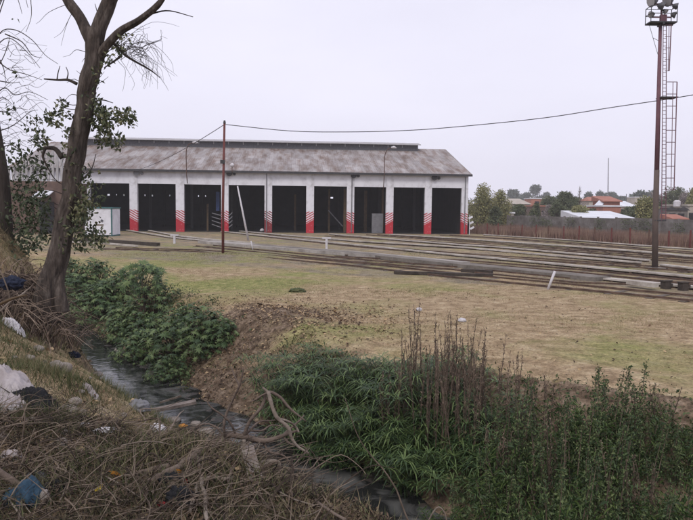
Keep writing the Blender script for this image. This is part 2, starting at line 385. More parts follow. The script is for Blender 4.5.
a = me.color_attributes.new('cover', 'FLOAT_COLOR', 'POINT'); a.data.foreach_set('color', cv.ravel())
me.materials.append(gm)
g = bpy.data.objects.new('ground', me); COL.objects.link(g); tag(g, 'grassy field, earth banks and rail yard ground', kind='structure')

# stream
mb = MB(); q = [Vector((a, b2, -1.6)) for a, b2 in CL]; cur = curve(q, 6)
for k, p in enumerate(cur):
    t = (cur[min(k+1, len(cur)-1)]-cur[max(k-1, 0)]).normalized(); n = Vector((-t.y, t.x, 0))*1.7
    mb.v += [tuple(p+n), tuple(p-n)]
    if k: mb.f.append((2*k-2, 2*k-1, 2*k+1, 2*k))
w = mb.build('stream_water', water_m); tag(w, 'shallow murky stream running along the ditch', kind='structure')

# ------------------------------------------------------------------ engine shed
A = G(110, 231.2); B = G(450, 234.3); A.z = B.z = 0
ux = (B-A).normalized(); vx = Vector((-ux.y, ux.x, 0))
def facade(px, py):
    d = ray(px, py); t = (A-CP).dot(vx)/d.dot(vx); p = CP+d*t
    return (p-A).dot(ux), p.z
u_of = lambda px: facade(px, 208)[0]
UL, UR = u_of(12), u_of(467.8)
EAVE = 6.98; DOOR = facade(250, 185.2)[1]; D_SH = 28.2
ridge = 10.9
shed = empty('engine_shed', A, 'long white railway shed with nine dark doorways and rusty gabled roof', 'shed')
shed.rotation_euler = (0, 0, math.atan2(ux.y, ux.x))
opens = [(90.1,129.7),(137.6,175.9),(184.2,221.2),(228.5,264.5),(272,306.2),(313.9,346.8),(354.1,386),(393.3,424.7),(431.5,461.6)]
opens = [(u_of(a), u_of(b2)) for a, b2 in opens]
mb = MB(); mb.bb(UL, UR, 0, .4, DOOR, EAVE); mb.bb(UL, opens[0][0]-.9, 0, .4, 0, DOOR)
mb.bb(UL, UL+.35, .4, D_SH-.3, 0, EAVE); mb.bb(UR-.35, UR, .4, D_SH-.3, 0, EAVE)
for u0, u1 in ((UL, UL+.3), (UR-.3, UR)):   # gables
    mb.add([(u0,.4,EAVE),(u0,D_SH-.3,EAVE),(u0,D_SH/2,ridge-.1),(u1,.4,EAVE),(u1,D_SH-.3,EAVE),(u1,D_SH/2,ridge-.1)], [(0,1,2),(5,4,3),(0,3,4,1),(1,4,5,2),(2,5,3,0)])
mb.build('wall', white_paint, shed)
edges = [(opens[0][0]-.9, opens[0][0])]+[(opens[i][1], opens[i+1][0]) for i in range(8)]+[(opens[8][1], UR)]
for i, (a, b2) in enumerate(edges):
    m = MB(); c = (a+b2)/2; h = (b2-a)/2
    m.bb(-h, h, -.06, .5, 0, DOOR+.05) if i not in (0, 9) else m.bb(-h, h, -.02, .5, 0, DOOR-.003)
    if i not in (0, 9): m.bb(-h, h, -.06, -.003, DOOR+.05, EAVE-.25)
    m.build('pillar', pil_c if i in (4,) else (pil_b if i in (5,7,8) else pil_a), shed, loc=(c, 0, 0))
# back wall with a row of broken panes, dark lining, floor
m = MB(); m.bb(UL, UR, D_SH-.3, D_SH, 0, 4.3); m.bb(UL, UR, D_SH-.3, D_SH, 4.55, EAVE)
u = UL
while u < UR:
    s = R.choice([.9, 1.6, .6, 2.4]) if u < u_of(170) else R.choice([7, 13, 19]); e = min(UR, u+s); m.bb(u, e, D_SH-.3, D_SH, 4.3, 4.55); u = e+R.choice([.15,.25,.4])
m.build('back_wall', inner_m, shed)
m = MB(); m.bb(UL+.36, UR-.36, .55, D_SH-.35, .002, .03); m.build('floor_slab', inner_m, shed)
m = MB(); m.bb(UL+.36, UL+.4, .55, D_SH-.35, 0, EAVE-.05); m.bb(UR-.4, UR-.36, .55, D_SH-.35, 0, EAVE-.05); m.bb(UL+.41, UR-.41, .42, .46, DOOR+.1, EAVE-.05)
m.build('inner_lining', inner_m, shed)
# roof slopes
m = MB(); ov = .45
def slope(m, u0, u1, v0, z0, v1, z1, th=.09):
    m.add([(u0,v0,z0),(u1,v0,z0),(u1,v1,z1),(u0,v1,z1),(u0,v0,z0-th),(u1,v0,z0-th),(u1,v1,z1-th),(u0,v1,z1-th)], [(0,1,2,3),(7,6,5,4),(0,4,5,1),(2,6,7,3),(0,3,7,4),(1,5,6,2)])
sl = (ridge-EAVE)/(D_SH/2)
slope(m, UL-.3, UR+.3, -ov, EAVE+.1-ov*sl, D_SH/2, ridge+.1); slope(m, UL-.3, UR+.3, D_SH+ov, EAVE+.1-ov*sl, D_SH/2+.001, ridge+.1)
m.build('roof', roof_m, shed)
m = MB(); m.bb(UL-.32, UR+.32, -ov-.14, -ov-.002, EAVE-.28, EAVE-.03); m.build('gutter', dark_gap, shed)
# ridge monitor
VR = None
d = ray(418, 150); pr = CP+d*((A+vx*12.4-CP).dot(vx)/d.dot(vx)); VR = (pr-A).dot(ux)
m = MB(); m.bb(UL+3, VR, 12.4, D_SH-12.4, ridge-.5, ridge+.42)
vent = m.build('roof_vent', lampmetal, shed)
m = MB(); slope(m, UL+2.7, VR+.3, 11.9, ridge+.46, D_SH/2, ridge+.85); slope(m, UL+2.7, VR+.3, D_SH-11.9, ridge+.46, D_SH/2+.001, ridge+.85); m.build('vent_cap', vent_cap, vent)
u = UL+3.6
while u < VR-.3:
    m = MB(); m.bb(u, u+.1, 12.34, 12.397, ridge+.05, ridge+.38); m.build('vent_mullion', vent_cap, vent); u += 1.9
# inside columns, ochre platforms
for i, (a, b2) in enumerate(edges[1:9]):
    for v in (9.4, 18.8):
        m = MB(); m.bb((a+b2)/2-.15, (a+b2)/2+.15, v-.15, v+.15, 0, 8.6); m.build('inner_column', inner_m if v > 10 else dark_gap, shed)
def inpost(px0, px1, v, z0, z1, mt, dv=.3):
    k = 1+v/79; c0 = (A+vx*v-CP)
    def uu(px):
        d = ray(px, 215); t = c0.dot(vx)/d.dot(vx); return (CP+d*t-A).dot(ux)
    m = MB(); m.bb(uu(px0), uu(px1), v, v+dv, z0, z1); return m
for a, b2, v, z0, z1, mt, nm in [(328,330,4,0,DOOR-.2,ochre_m,'platform_post'),(343.5,346.2,2,0,DOOR-.2,ochre_m,'platform_post'),(364,367,5,0,DOOR-.3,ochre_m,'platform_post'),(381.6,383.6,3,0,DOOR-.2,ochre_m,'platform_post'),
        (206.6,208.4,3,0,3.2,ochre_m,'platform_post'),(372,383,1.2,0,2.3,grey_box,'grey_cabinet'),(216,219.5,2,2.4,4.6,blue_m,'blue_panel'),(294,296,7,0,4.5,ochre_m,'platform_post')]:
    inpost(a, b2, v, z0, z1, mt).build(nm, mt, shed)
m = MB(); a0 = facade(330, 214)[0]; a1 = facade(345, 226)[0]; m.bar((a0, 3.6, 2.6), (a1, 3.6, .7), .12); m.build('stair_rail', grey_box, shed)
# striped boards beside the fourth pillar
for s, (p0, p1) in ((-1, (212, 221)), (1, (228.6, 232.4))):
    ua, ub = u_of(p0), u_of(p1); m = MB()
    for k in range(4): m.bar((ua, -.12, .55+k*.42+(.35 if s < 0 else 0)), (ub, -.12, .55+k*.45+(0 if s < 0 else .35)), .05, .09)
    m.build('striped_board', grey_box, shed)
# downpipes
for px in (266.5, 351.5, 464.5):
    u = u_of(px); m = MB(); m.tube([(u, -.16, .1), (u, -.16, EAVE-.3)], .055, 6); m.build('downpipe', grey_box, shed)
# alarm bells and small wall lights
for px, py in ((137,172.8),(229.5,173.5),(353.5,175.5),(434,177.8)):
    u, z = facade(px, py); m = MB()
    m.tube([(u,-.02,z),(u,-.3,z)], [.2,.34], 12); m.tube([(u+.55,-.02,z-.05),(u+.55,-.28,z-.05)], .16, 10); m.bb(u-.1, u+.7, -.08, -.01, z+.18, z+.28)
    m.build('wall_bell', dark_gap if px > 200 else grey_box, shed)
# gooseneck lamps rising over the eave
def goose(px, top, zb):
    u, _ = facade(px, 180); _, zt = facade(px, top)
    dirx = 1
    m = MB(); m.tube(curve([(u,-.12,zb),(u,-.7,EAVE-.6),(u,-.85,EAVE+.3),(u,-.9,zt-1.0),(u+.25*dirx,-1.0,zt-.25),(u+.75*dirx,-1.1,zt)], 4), .05, 6)
    g2 = m.build('gooseneck_arm', rust_m, shed, True)
    h = MB(); h.tube([(u+.7,-1.1,zt+.03),(u+1.0,-1.12,zt+.06),(u+1.3,-1.14,zt-.02)], [.08,.16,.06], 8); h.build('lamp_head', white_pl, g2, True)
goose(187.6, 143.5, DOOR+.1); goose(383.3, 148.5, DOOR-.3)
u, z = facade(232.6, 165.6); m = MB(); m.tube([(u,-.6,EAVE-.2),(u,-.6,z-.2)], .04, 6); gl = m.build('globe_bracket', rust_m, shed)
blob('globe_lamp', white_pl, (u,-.6,z), (.24,.24,.24), 1, 0, 2, parent=gl, squash_bottom=False)

# annex at the left end, brick with ragged sheet parapet
def at_front(px, v): 
    d = ray(px, 215); t = (A+vx*v-CP).dot(vx)/d.dot(vx); return (CP+d*t-A).dot(ux)
an = empty('brick_annex', A, 'low brown brick annex with pale awning behind the leaning tree', 'building'); an.rotation_euler = shed.rotation_euler
a0, a1 = at_front(-14, -9), at_front(64, -9)
m = MB(); m.bb(a0, a1, -9, -1, 0, 5.2); m.build('wall', brickd, an)
m = MB()
k = a0
while k < a1-.3:
    zz = 5.2+3.4*max(0, min(1, (k-a0)/(a1-a0)))*.9; m.bb(k, k+.22, -8.9, -8.75, 5.203, zz+R.uniform(-.15,.15)+.5); k += .42
m.build('slatted_screen', vent_cap, an)
u0, u1 = at_front(36, -10), at_front(51, -10); m = MB(); slope(m, u0, u1, -11, 3.7, -9.01, 4.3); m.build('awning', whiteroof, an)
m = MB(); m.bb(u0, u1, -9.06, -9.003, 0, 3.2); m.build('doorway', win_m, an)

# white cabin beside the first doorway
p0 = G(85, 236); p1 = G(110.5, 236.5)
hut = empty('white_cabin', ((p0.x+p1.x)/2, p0.y+1.2, 0), 'small white box cabin with teal corner trim left of the first doorway', 'cabin')
wd = p1.x-p0.x
m = MB(); m.bb(-wd/2, wd/2, -1.2, 1.2, .12, 2.6); m.build('wall', white_paint, hut)
m = MB(); m.bb(-wd/2-.08, wd/2+.08, -1.28, 1.28, 2.603, 2.72); m.bb(wd/2-.06, wd/2+.05, -1.25, -1.15, 0, 2.6); m.bb(-wd/2-.05, wd/2+.05, -1.1, 1.1, 0, .117); m.build('trim', teal_m, hut)
m = MB(); m.bb(-.25, .5, -1.225, -1.203, 1.0, 1.12); m.build('rust_stain', ochre_m, hut)
m = MB(); m.box((.35,-1.23,1.45), (.22,.04,.22), rot=Matrix.Rotation(.6,3,'Y')); m.build('round_sign', lampmetal, hut)

# ------------------------------------------------------------------ rail yard
def swept(pts, w, h, z0, name, material, label=None, cat=None, group=None, parent=None, jitter=0, breaks=0):
    m = MB(); pts = [Vector((p.x, p.y, 0)) for p in pts]
    out = [pts[0]]
    for a, b2 in zip(pts[:-1], pts[1:]):
        n = max(1, int((b2-a).length/3.0))
        for k in range(1, n+1): out.append(a.lerp(b2, k/n))
    if jitter: out = [p+Vector((R.uniform(-1,1)*jitter, R.uniform(-1,1)*jitter, R.uniform(-1,1)*jitter*.6)) for p in out]
    for k, (a, b2) in enumerate(zip(out[:-1], out[1:])):
        if breaks and R.random() < breaks: continue
        if breaks:
            d = (b2-a).normalized(); dj = Vector((-d.y, d.x, 0))*R.uniform(-.03,.03); a = a+dj; b2 = b2+dj-d*.03
        za = Vector((0,0,z0+h/2+(R.uniform(-.012,.012) if breaks else 0)))
        m.bar(a+za, b2+za, w, h)
    o = m.build(name, material, parent)
    if label: tag(o, label, cat, group)
    return o
def Lp(*pp, z=0): return [G(px, py, z) for px, py in pp]
def extend(pts, d0=0, d1=0):
    if d0: pts = [pts[0]+(pts[0]-pts[1]).normalized()*d0]+pts
    if d1: pts = pts+[pts[-1]+(pts[-1]-pts[-2]).normalized()*d1]
    return pts
def offs(pts, o):
    out = []
    for k, p in enumerate(pts):
        t = (pts[min(k+1, len(pts)-1)]-pts[max(k-1, 0)]); t.z = 0; t.normalize(); out.append(p+Vector((-t.y, t.x, 0))*o)
    return out
def track(pts, label, group='rusty tracks fanning out of the shed'):
    t = empty('railway_track', (pts[0].x, pts[0].y, 0), label, 'railway track', group)
    o = Vector((pts[0].x, pts[0].y, 0))
    for s in (-.72, .72):
        q = [p-o for p in offs(pts, s)]; swept(q, .08, .07, .02, 'rail', rail_m, parent=t)
    m = MB(); n = 0
    for a, b2 in zip(pts[:-1], pts[1:]):
        d = b2-a; d.z = 0; l = d.length; d.normalize(); k = 0
        while k < l:
            p = a+d*k-o; m.box((p.x, p.y, R.uniform(-.045,-.02)), (.22, 1.9, .09), math.atan2(d.y, d.x)+R.uniform(-.03,.03)); k += 1.5
    m.build('sleepers', tie_m, t)
    return t
def cover(pts, label, w=.34, zt=.42, col=board_m, brk=.03):
    """conductor rail under a pale cover board on short brackets"""
    t = empty('covered_conductor_rail', (pts[0].x, pts[0].y, 0), label, 'conductor rail', 'conductor rails under pale cover boards')
    o = Vector((pts[0].x, pts[0].y, 0)); q = [p-o for p in pts]
    bh = .075; z0 = .075
    swept(q, w, bh, z0, 'cover_board', col, parent=t, jitter=.012)
    m = MB()
    for a, b2 in zip(q[:-1], q[1:]): m.bar(Vector((a.x,a.y,.034)), Vector((b2.x,b2.y,.034)), .16, .067)
    for a, b2 in zip(q[:-1], q[1:]):
        d = b2-a; d.z = 0; l = d.length; d.normalize(); k = .5; nn = Vector((-d.y, d.x, 0))
        while k < l:
            p = a+d*k; m.bar(p-nn*w*.45+Vector((0,0,.033)), p+nn*w*.45+Vector((0,0,.033)), .14, .062); k += 2.6
    m.build('rail', rail_m, t)
    return t
Z4 = .42
cover(Lp((127.3,231.0),(150,235),(172.4,238.6),(206,241.8),(253,245.6),(360,254),(460,263.4),(580,275.5),(693,288), z=.0)[:4], 'pale covered conductor rail starting at the second pillar from the left', zt=.35)
cover(Lp((149.3,231.5),(177,236.9),(205.9,240.2),(253,244.3)), 'thin pale covered conductor rail below the third doorway from the left')
swept(extend(Lp((206,243),(253,247.2),(360,255.8),(460,266),(580,278.6),(693,291)),0,0)[:4], 1.5, .2, 0, 'concrete_walkway', concrete, 'broad pale concrete walkway in the middle of the yard', 'walkway', breaks=.0)
cover(Lp((222,232.3),(270,237.5),(324.7,243.2),(390.8,249.8),(460,256.8),(538,264),(580,268),(693,279)), 'long pale covered conductor rail starting at the fourth pillar', w=.4)
cover(Lp((240.4,232),(300,237.5),(360,242.5),(460,248.6),(569,258.5),(640,264.5)), 'pale covered conductor rail starting behind the leaning white pole', w=.36)
cover(Lp((330,235),(400,241),(460,246),(500,248.5),(600,257.5),(648,262.0)), 'pale covered conductor rail ending just left of the light mast foot', w=.4)
cover(Lp((390.8,235.3),(460,239.6),(580,248.2),(640,253),(693,258.2), z=.0), 'pale covered conductor rail starting at the eighth pillar', w=.5)
cover(Lp((484,235.6),(530,238.5),(580,241.7),(668,248.7),(693,250.5)), 'farthest pale covered conductor rail, beside the rusty fence posts', w=.3)
cover(Lp((661,266.6),(693,270.5),(760,278)), 'short pale covered rail starting right of the mast foot', w=.36)
swept(Lp((253,246.9),(360,256),(460,267),(603,281.5)), 1.1, .2, 0.002, 'concrete_walkway', oldslab, 'weathered grey concrete walkway ending at the stacked white beams', 'walkway')
b1 = cover(Lp((603,281.0),(693,289.6),(740,295)), 'thick white covered rail with two dark clamps near the right edge', w=.42, zt=.5, brk=0)
p = Lp((628.4,287),(656,290.5))
swept(p, .3, .16, .12, 'white_beam', board_m, 'short white beam lying loose beside the nearest track at right', 'beam')
for i2, (px, py) in enumerate(((665.6,289),(683,290.5))):
    p = G(px, py); m = MB(); m.box((p.x, p.y, .15), (.28,.26,.3), .3); m.box((p.x, p.y, .32), (.36,.3,.04), .3); m.box((p.x+.19,p.y,.15),(.1,.14,.14),.3)
    tag(m.build('clamp_box', sleeper_m), ['dark iron clamp box on the white rail, the left one of two', 'dark iron clamp box on the white rail, the right one of two'][i2], 'clamp box')
# rails
track(Lp((110,249),(200,251.5),(278.5,258.3),(360,265.6),(460,277),(580,288.5),(693,299.5),(800,310)), 'nearest rusty track along the edge of the grass field')
track(extend(Lp((205,246.2),(292.4,255),(360,261.8),(460,269.5),(492,273.5),(580,282.3),(693,285.5)),0,12), 'second rusty track from the field, beside the pale walkway')
track(extend(Lp((340,256.5),(460,262),(580,272),(693,283.5)),0,10), 'third rusty track from the field, under the mast foot')
track(extend(Lp((262,236.0),(360,246.8),(460,255),(580,263),(693,271.5)),0,8), 'rusty track running out of the fifth doorway from the left')
track(extend(Lp((330,236.5),(400,240.5),(460,244.5),(580,253.8),(693,262.8)),0,8), 'rusty track running out of the seventh doorway')
track(extend(Lp((372,235.2),(460,241.5),(580,250.6),(693,258.8)),0,8), 'rusty track running out of the eighth doorway')
track(extend(Lp((445,235.6),(520,240),(580,244.4),(693,253.6)),0,8), 'farthest rusty track, out of the last doorway at right')
# black beams left by the cabin
swept(Lp((70,240.5),(103,242.2),(158.5,246)), .3, .22, .02, 'timber_beam', sleeper_m, 'black timber beam lying in front of the white cabin', 'beam')
swept(Lp((70,242.8),(104,244.3),(136.6,247.2)), .26, .12, .02, 'white_beam', board_m, 'white beam on the grass just in front of the black timber', 'beam')
swept(Lp((394.3,274),(460,276.3),(493,277.4)), .3, .13, .02, 'timber_beam', sleeper_m, 'black timber beam beside the nearest track, centre right', 'beam')
swept(Lp((462,272.4),(492,274.2)), .3, .16, .02, 'timber_beam', sleeper_m, 'thick black timber block on the near track, left of the leaning stake', 'beam')
# posts and stakes
def stake(pxb, pyb, pxt, pyt, r, mt, name, label, cat, r2=None):
    b2 = G(pxb, pyb); b2.z = tz(b2.x, b2.y)-.05; t = P(pxt, pyt, b2.y)
    m = MB(); m.tube([b2, b2.lerp(t, .5), t], [r, (r+(r2 or r))/2, r2 or r], 8); return tag(m.build(name, mt, origin=b2, sm=True), label, cat)
stake(547.5,289.5,555,271,.05,white_pl,'leaning_stake','thin white stake leaning by the nearest track','stake')
stake(248.5,240.5,237.5,186,.10,white_pl,'leaning_pole','pale grey pole leaning before the fourth doorway','pole',.06)
stake(253,250,251,241,.04,white_pl,'short_stake','short pale stake at the edge of the near track','stake')
for px, py, h, lb in ((174.5,243.5,.6,'stubby white T-shaped marker post on the left conductor rail'),(326.5,249.5,.75,'stubby white T-shaped marker post below the sixth doorway')):
    p = G(px, py); m = MB(); m.box((p.x,p.y,h/2), (.16,.16,h)); m.box((p.x,p.y,h+.06), (.62,.18,.12)); tag(m.build('marker_post', white_pl), lb, 'marker post')
p = G(262, 232.2); tag(blob('white_ball', white_pl, (p.x,p.y,.2), (.26,.26,.24), 3, .1, 2), 'small round white thing on the ground before the fifth pillar', 'ball')

# thin red pole with overhead cable
b2 = G(223, 255.5); t = P(224.5, 121.5, b2.y)
rp = empty('utility_pole', (b2.x, b2.y, 0), 'thin dark red pole standing in front of the shed', 'pole')
m = MB(); m.tube([(0,0,-.1),(.0,0,3),(t.x-b2.x,0,t.z)], [.085,.08,.065], 8); m.build('shaft', redpole_m, rp, True)
m = MB(); m.tube([(t.x-b2.x,0,t.z-.12),(t.x-b2.x+.0,0,t.z+.06)], [.09,.05], 8); z = P(223.8,162,b2.y).z; m.bb(-.14,.14,-.12,-.06,z-.1,z+.12); m.build('insulator', dark_gap, rp)
def cable(a, b3, sag, label):
    a = Vector(a); b3 = Vector(b3); pts = [a.lerp(b3, k/30)-Vector((0,0,sag*4*(k/30)*(1-k/30))) for k in range(31)]
    m = MB(); m.tube(pts, .022, 5); return tag(m.build('overhead_cable', wire_m), label, 'cable')
top = P(224.5,124.5,b2.y)
wp = [P(224.5,124.5,42.6),P(290,131,41.6),P(345,132,40.8),P(400,130.8,40),P(450,127.5,39.3),P(540,118.5,38),P(610,107.8,37),P(693,95,36),P(800,74,34.5)]
m = MB(); m.tube(curve(wp, 5), .022, 5); tag(m.build('overhead_cable', wire_m), 'long sagging overhead cable from the red pole to the right', 'cable')
e = A+ux*facade(138,167)[0]+Vector((0,0,6.9)); cable(top, e, .3, 'short overhead cable from the red pole down to the shed eave')

# ------------------------------------------------------------------ light mast
bs = G(655, 268.5); YM = bs.y
def mp_(px, py, dy=0): return P(px, py, YM+dy)-Vector((bs.x, bs.y, 0))
mast = empty('floodlight_mast', (bs.x, bs.y, 0), 'tall steel floodlight mast with caged ladder at right', 'light mast')
m = MB(); m.tube([(0,0,-.1), mp_(655.2,225), mp_(656.8,170)], [.155,.15,.135], 12); m.build('shaft', mast_m, mast, True)
m = MB(); m.tube([mp_(656.8,170.2), mp_(658.3,110), mp_(660.4,24)], [.125,.11,.08], 12); m.build('upper_shaft', mast_up, mast, True)
pt = mp_(661,23.5)
m = MB(); m.box(pt, (1.35,.7,.06)); m.bar(pt+Vector((-.6,0,-.06)), pt+Vector((.6,0,-.06)), .1)
m.bar(pt+Vector((0,-.34,-.06)), pt+Vector((0,.34,-.06)), .1); m.build('platform', dark_gap, mast)
m = MB()
for sx in (-.66,.66):
    for sy in (-.33,.33): m.tube([pt+Vector((sx,sy,0)), pt+Vector((sx,sy,.78))], .022, 5)
for z in (.42,.78):
    for a, c in (((-.66,-.33),(.66,-.33)),((.66,-.33),(.66,.33)),((.66,.33),(-.66,.33)),((-.66,.33),(-.66,-.33))): m.tube([pt+Vector((*a,z)), pt+Vector((*c,z))], .02, 5)
m.build('railing', dark_gap, mast)
m = MB(); m.tube([pt, pt+Vector((0,0,1.05))], .05, 6); m.bar(pt+Vector((-.5,0,.95)), pt+Vector((.55,0,.95)), .07); m.bar(pt+Vector((-.5,0,.3)), pt+Vector((.5,0,.3)), .06); m.box(pt+Vector((.1,0,.25)), (.3,.2,.35)); m.build('lamp_bracket', mast_up, mast)
for (dx, dz, ax, s) in ((-.45,1.1,-.7,1),(-.1,.85,.6,.8),(.35,1.15,-.5,1),(.62,.85,.9,.6),(-.5,.42,-.8,.6),(.55,.42,.8,.6),(.12,.6,.2,.5)):
    c = pt+Vector((dx,-.1,dz)); dr = Vector((math.sin(ax)*1.6, -.30, -.35)).normalized()
    m = MB(); m.tube([c-dr*.2*s, c-dr*.12*s, c+dr*.05*s, c+dr*.2*s], [.09*s,.15*s,.24*s,.3*s], 12); h = m.build('floodlight', lampmetal, mast, True)
    m = MB(); m.tube([c+dr*.2*s, c+dr*.215*s], [.27*s,.27*s], 12); m.build('lens', vent_cap, h)
    m = MB(); m.tube([c-dr*.1*s, c-dr*.1*s+Vector((0,.1,-.2*s))], .025, 5); m.build('yoke', dark_gap, h)
def ladder(x0, x1, y0, y1, dy, label, nr_):
    m = MB(); a0, a1 = mp_(x0[0],y0,dy), mp_(x0[1],y1,dy); b0, b1 = mp_(x1[0],y0,dy), mp_(x1[1],y1,dy)
    m.tube([a0,a1], .022, 5); m.tube([b0,b1], .022, 5)
    for k in range(nr_):
        f = (k+.5)/nr_; m.tube([a0.lerp(a1,f), b0.lerp(b1,f)], .013, 4)
    m.build(label, mast_up, mast)
ladder((663.2,661.5),(666.4,665.8),25,221,-.15,'ladder',52)
def cage(xs, y0, y1, n):
    m = MB()
    pl = [mp_(xs[0],y0,-.15), mp_(xs[1],y0,-.55), mp_(xs[1],y0,.25)]; pb_ = [mp_(xs[2],y1,-.15), mp_(xs[3],y1,-.55), mp_(xs[3],y1,.25)]
    for a, c in zip(pl[1:], pb_[1:]): m.tube([a, c], .028, 5)
    m.tube([mp_((xs[0]+xs[1])/2+1,y0,-.6), mp_((xs[2]+xs[3])/2+1,y1,-.6)], .018, 5)
    for k in range(n+1):
        f = k/n; a, b4, c = [p.lerp(q, f) for p, q in zip(pl, pb_)]
        m.tube([a, b4, c, a], .018, 4)
    m.build('ladder_cage', mast_up, mast)
cage((665,671.2,665,669.2), 25, 71, 4); cage((667,677,666,674), 82, 190, 9)
m = MB(); m.tube([mp_(649,24), mp_(653,38), mp_(658,55)], .012, 4); m.tube([mp_(653,38), mp_(659,41)], .012, 4); m.build('stay_wire', wire_m, mast)
m = MB(); c = mp_(667,98); m.box(c, (.85,.7,.05)); c = mp_(659.5,221); m.bar(mp_(654.5,220.5,-.1), mp_(666,220.5,-.15), .07); m.build('ladder_landing', dark_gap, mast)
m = MB(); m.bb(-.4,.4,-.4,.4,-.1,.06); m.build('footing', oldslab, mast)

# ------------------------------------------------------------------ fence, brush, boundary wall
fx = [(477,234.2),(487,234.7),(498,235.4),(510.4,236.1),(522,236.9),(535.7,237.8),(548,238.7),(563.6,239.8),(578.7,240.8),(594.5,241.9),(611.3,243),(629.8,244.2),(648.3,245.4),(668.5,246.7),(689.7,248),(712,249.5),(736,251.3)]
fpts = []
for i2, (px, py) in enumerate(fx):
    p = G(px, py); p.z = 0; fpts.append(p)
    m = MB(); h = 1.42+R.uniform(-.08,.06); ln = R.uniform(-.03,.03)
    m.add([], []); m.bar((0,0,-.1), (ln,0,h), .11, .11)
    o = m.build('fence_post', redpole_m if i2 % 3 else rust_m, loc=p)
    tag(o, 'rusty dark red fence post, %s from the shed corner' % ORD[i2], 'fence post', 'fence posts before the reddish brush')
fd = (fpts[-1]-fpts[0]); fd.z = 0; fd.normalize(); fn = Vector((-fd.y, fd.x, 0))
if fn.y < 0: fn = -fn
m = MB()
for a, b3 in zip(fpts[:-1], fpts[1:]):
    for z in (.45,.9,1.25): m.tube([a+Vector((0,0,z)), (a+b3)/2+Vector((0,0,z-.03)), b3+Vector((0,0,z))], .008, 3)
tag(m.build('fence_wire', rust_m), 'thin strands of wire strung between the rusty fence posts', 'wire')
m = MB(); a = fpts[0]-fd*3.5
for k in range(30000):
    t = R.uniform(-1, 50); v = R.uniform(.3, 7.5); p = a+fd*t+fn*v
    h = R.uniform(.5,1.0)*(1.15+.45*mnoise.noise(Vector((t*.35, v*.4, 0))))*(1.05 if v > 3 else .95)
    m.blade((p.x,p.y,0), h, R.uniform(.03,.09), R.uniform(.05,.3), R)
tag(m.build('dry_brush', brush_m), 'mass of reddish brown dry brush behind the fence posts', 'brush', kind='stuff')
# boundary wall panels
wa = fpts[0]-fd*5+fn*8.5; wall = empty('boundary_wall', wa, 'long weathered grey concrete boundary wall behind the brush', 'wall'); wall.rotation_euler = (0,0,math.atan2(fd.y, fd.x))
L_ = 64; k = 0
m = MB(); m2 = MB()
while k < L_:
    h = 2.2+R.uniform(-.05,.05); m.bb(k+.08, k+2.5, -.05, .05, 0, h); m2.bb(k-.08, k+.077, -.1, .1, 0, 2.28); k += 2.58
m.build('wall_panels', wallgrey, wall); m2.build('wall_posts', wallgrey, wall)
# black bollard-like shape by the right corner
p = G(468.3, 233.9); m = MB(); m.tube([(0,0,0),(0,0,.95),(0.03,0,1.25),(0,0,1.4)], [.17,.17,.1,.04], 8); m.box((.0,.1,.5),(.3,.12,.8))
tag(m.build('black_bin', black_pl, loc=(p.x,p.y,0)), 'narrow black bin standing against the right corner of the shed', 'bin')
p = P(469, 214.5, 81); m = MB()
for k in range(3): m.box((p.x+.2+.1*k, p.y, p.z-.35-.6*k), (.5,.06,.22), rot=Matrix.Rotation(-.5,3,'Y'))
m.bar((p.x+.1,p.y+.05,0),(p.x+.1,p.y+.05,p.z), .06)
tag(m.build('striped_marker', white_paint), 'small post with slanting white boards at the shed corner', 'marker')

# ------------------------------------------------------------------ houses behind the wall
def pxbox(px0, px1, ytop, Y, depth, ybot=None):
    a = P(px0, ytop, Y); b3 = P(px1, ytop, Y); z0 = 0
    return a.x, b3.x, Y, Y+depth, 0, (a.z+b3.z)/2
def house(name, px0, px1, ytop, Y, depth, wm, label, roof=None, rm=None, wins=(), rise=1.6, cat='house'):
    x0, x1, y0, y1, z0, z1 = pxbox(px0, px1, ytop, Y, depth)
    o = empty(name, ((x0+x1)/2, Y, 0), label, cat); hw = (x1-x0)/2
    m = MB(); m.bb(-hw, hw, 0, depth, 0, z1); m.build('wall', wm, o)
    m = MB()
    if roof == 'gable':       # ridge along view, gable faces camera
        m.add([(-hw-.3,-.3,z1+.003),(hw+.3,-.3,z1+.003),(0,-.3,z1+rise),(-hw-.3,depth+.3,z1+.003),(hw+.3,depth+.3,z1+.003),(0,depth+.3,z1+rise)], [(0,1,2),(5,4,3),(0,3,4,1),(1,4,5,2),(2,5,3,0)])
    elif roof == 'shed':
        m.add([(-hw-.3,-.5,z1+.003),(hw+.3,-.5,z1+.003),(hw+.3,depth,z1+rise),(-hw-.3,depth,z1+rise),(-hw-.3,-.5,z1-.15),(hw+.3,-.5,z1-.15),(hw+.3,depth,z1+.003),(-hw-.3,depth,z1+.003)], [(0,1,2,3),(7,6,5,4),(0,4,5,1),(2,6,7,3),(0,3,7,4),(1,5,6,2)])
    elif roof == 'hip':
        m.add([(-hw-.4,-.4,z1+.003),(hw+.4,-.4,z1+.003),(hw+.4,depth+.4,z1+.003),(-hw-.4,depth+.4,z1+.003),(-hw*.5,depth/2,z1+rise),(hw*.5,depth/2,z1+rise)], [(0,1,5,4),(1,2,5),(2,3,4,5),(3,0,4),(3,2,1,0)])
    else:
        m.bb(-hw-.15, hw+.15, -.15, depth+.15, z1+.003, z1+.25)
    m.build('roof', rm or wm, o)
    for (fx_, zz, w_, h_) in wins:
        m = MB(); cx = -hw+2*hw*fx_; m.bb(cx-w_/2, cx+w_/2, -.05, -.003, z1-zz-h_, z1-zz); m.build('window', win_m, o)
    return o, hw, z1
house('orange_brick_house', 603, 621, 206.8, 122, 8, orange_b, 'orange brick house with a tall brick gable at the centre', None, whiteroof, (), .2)
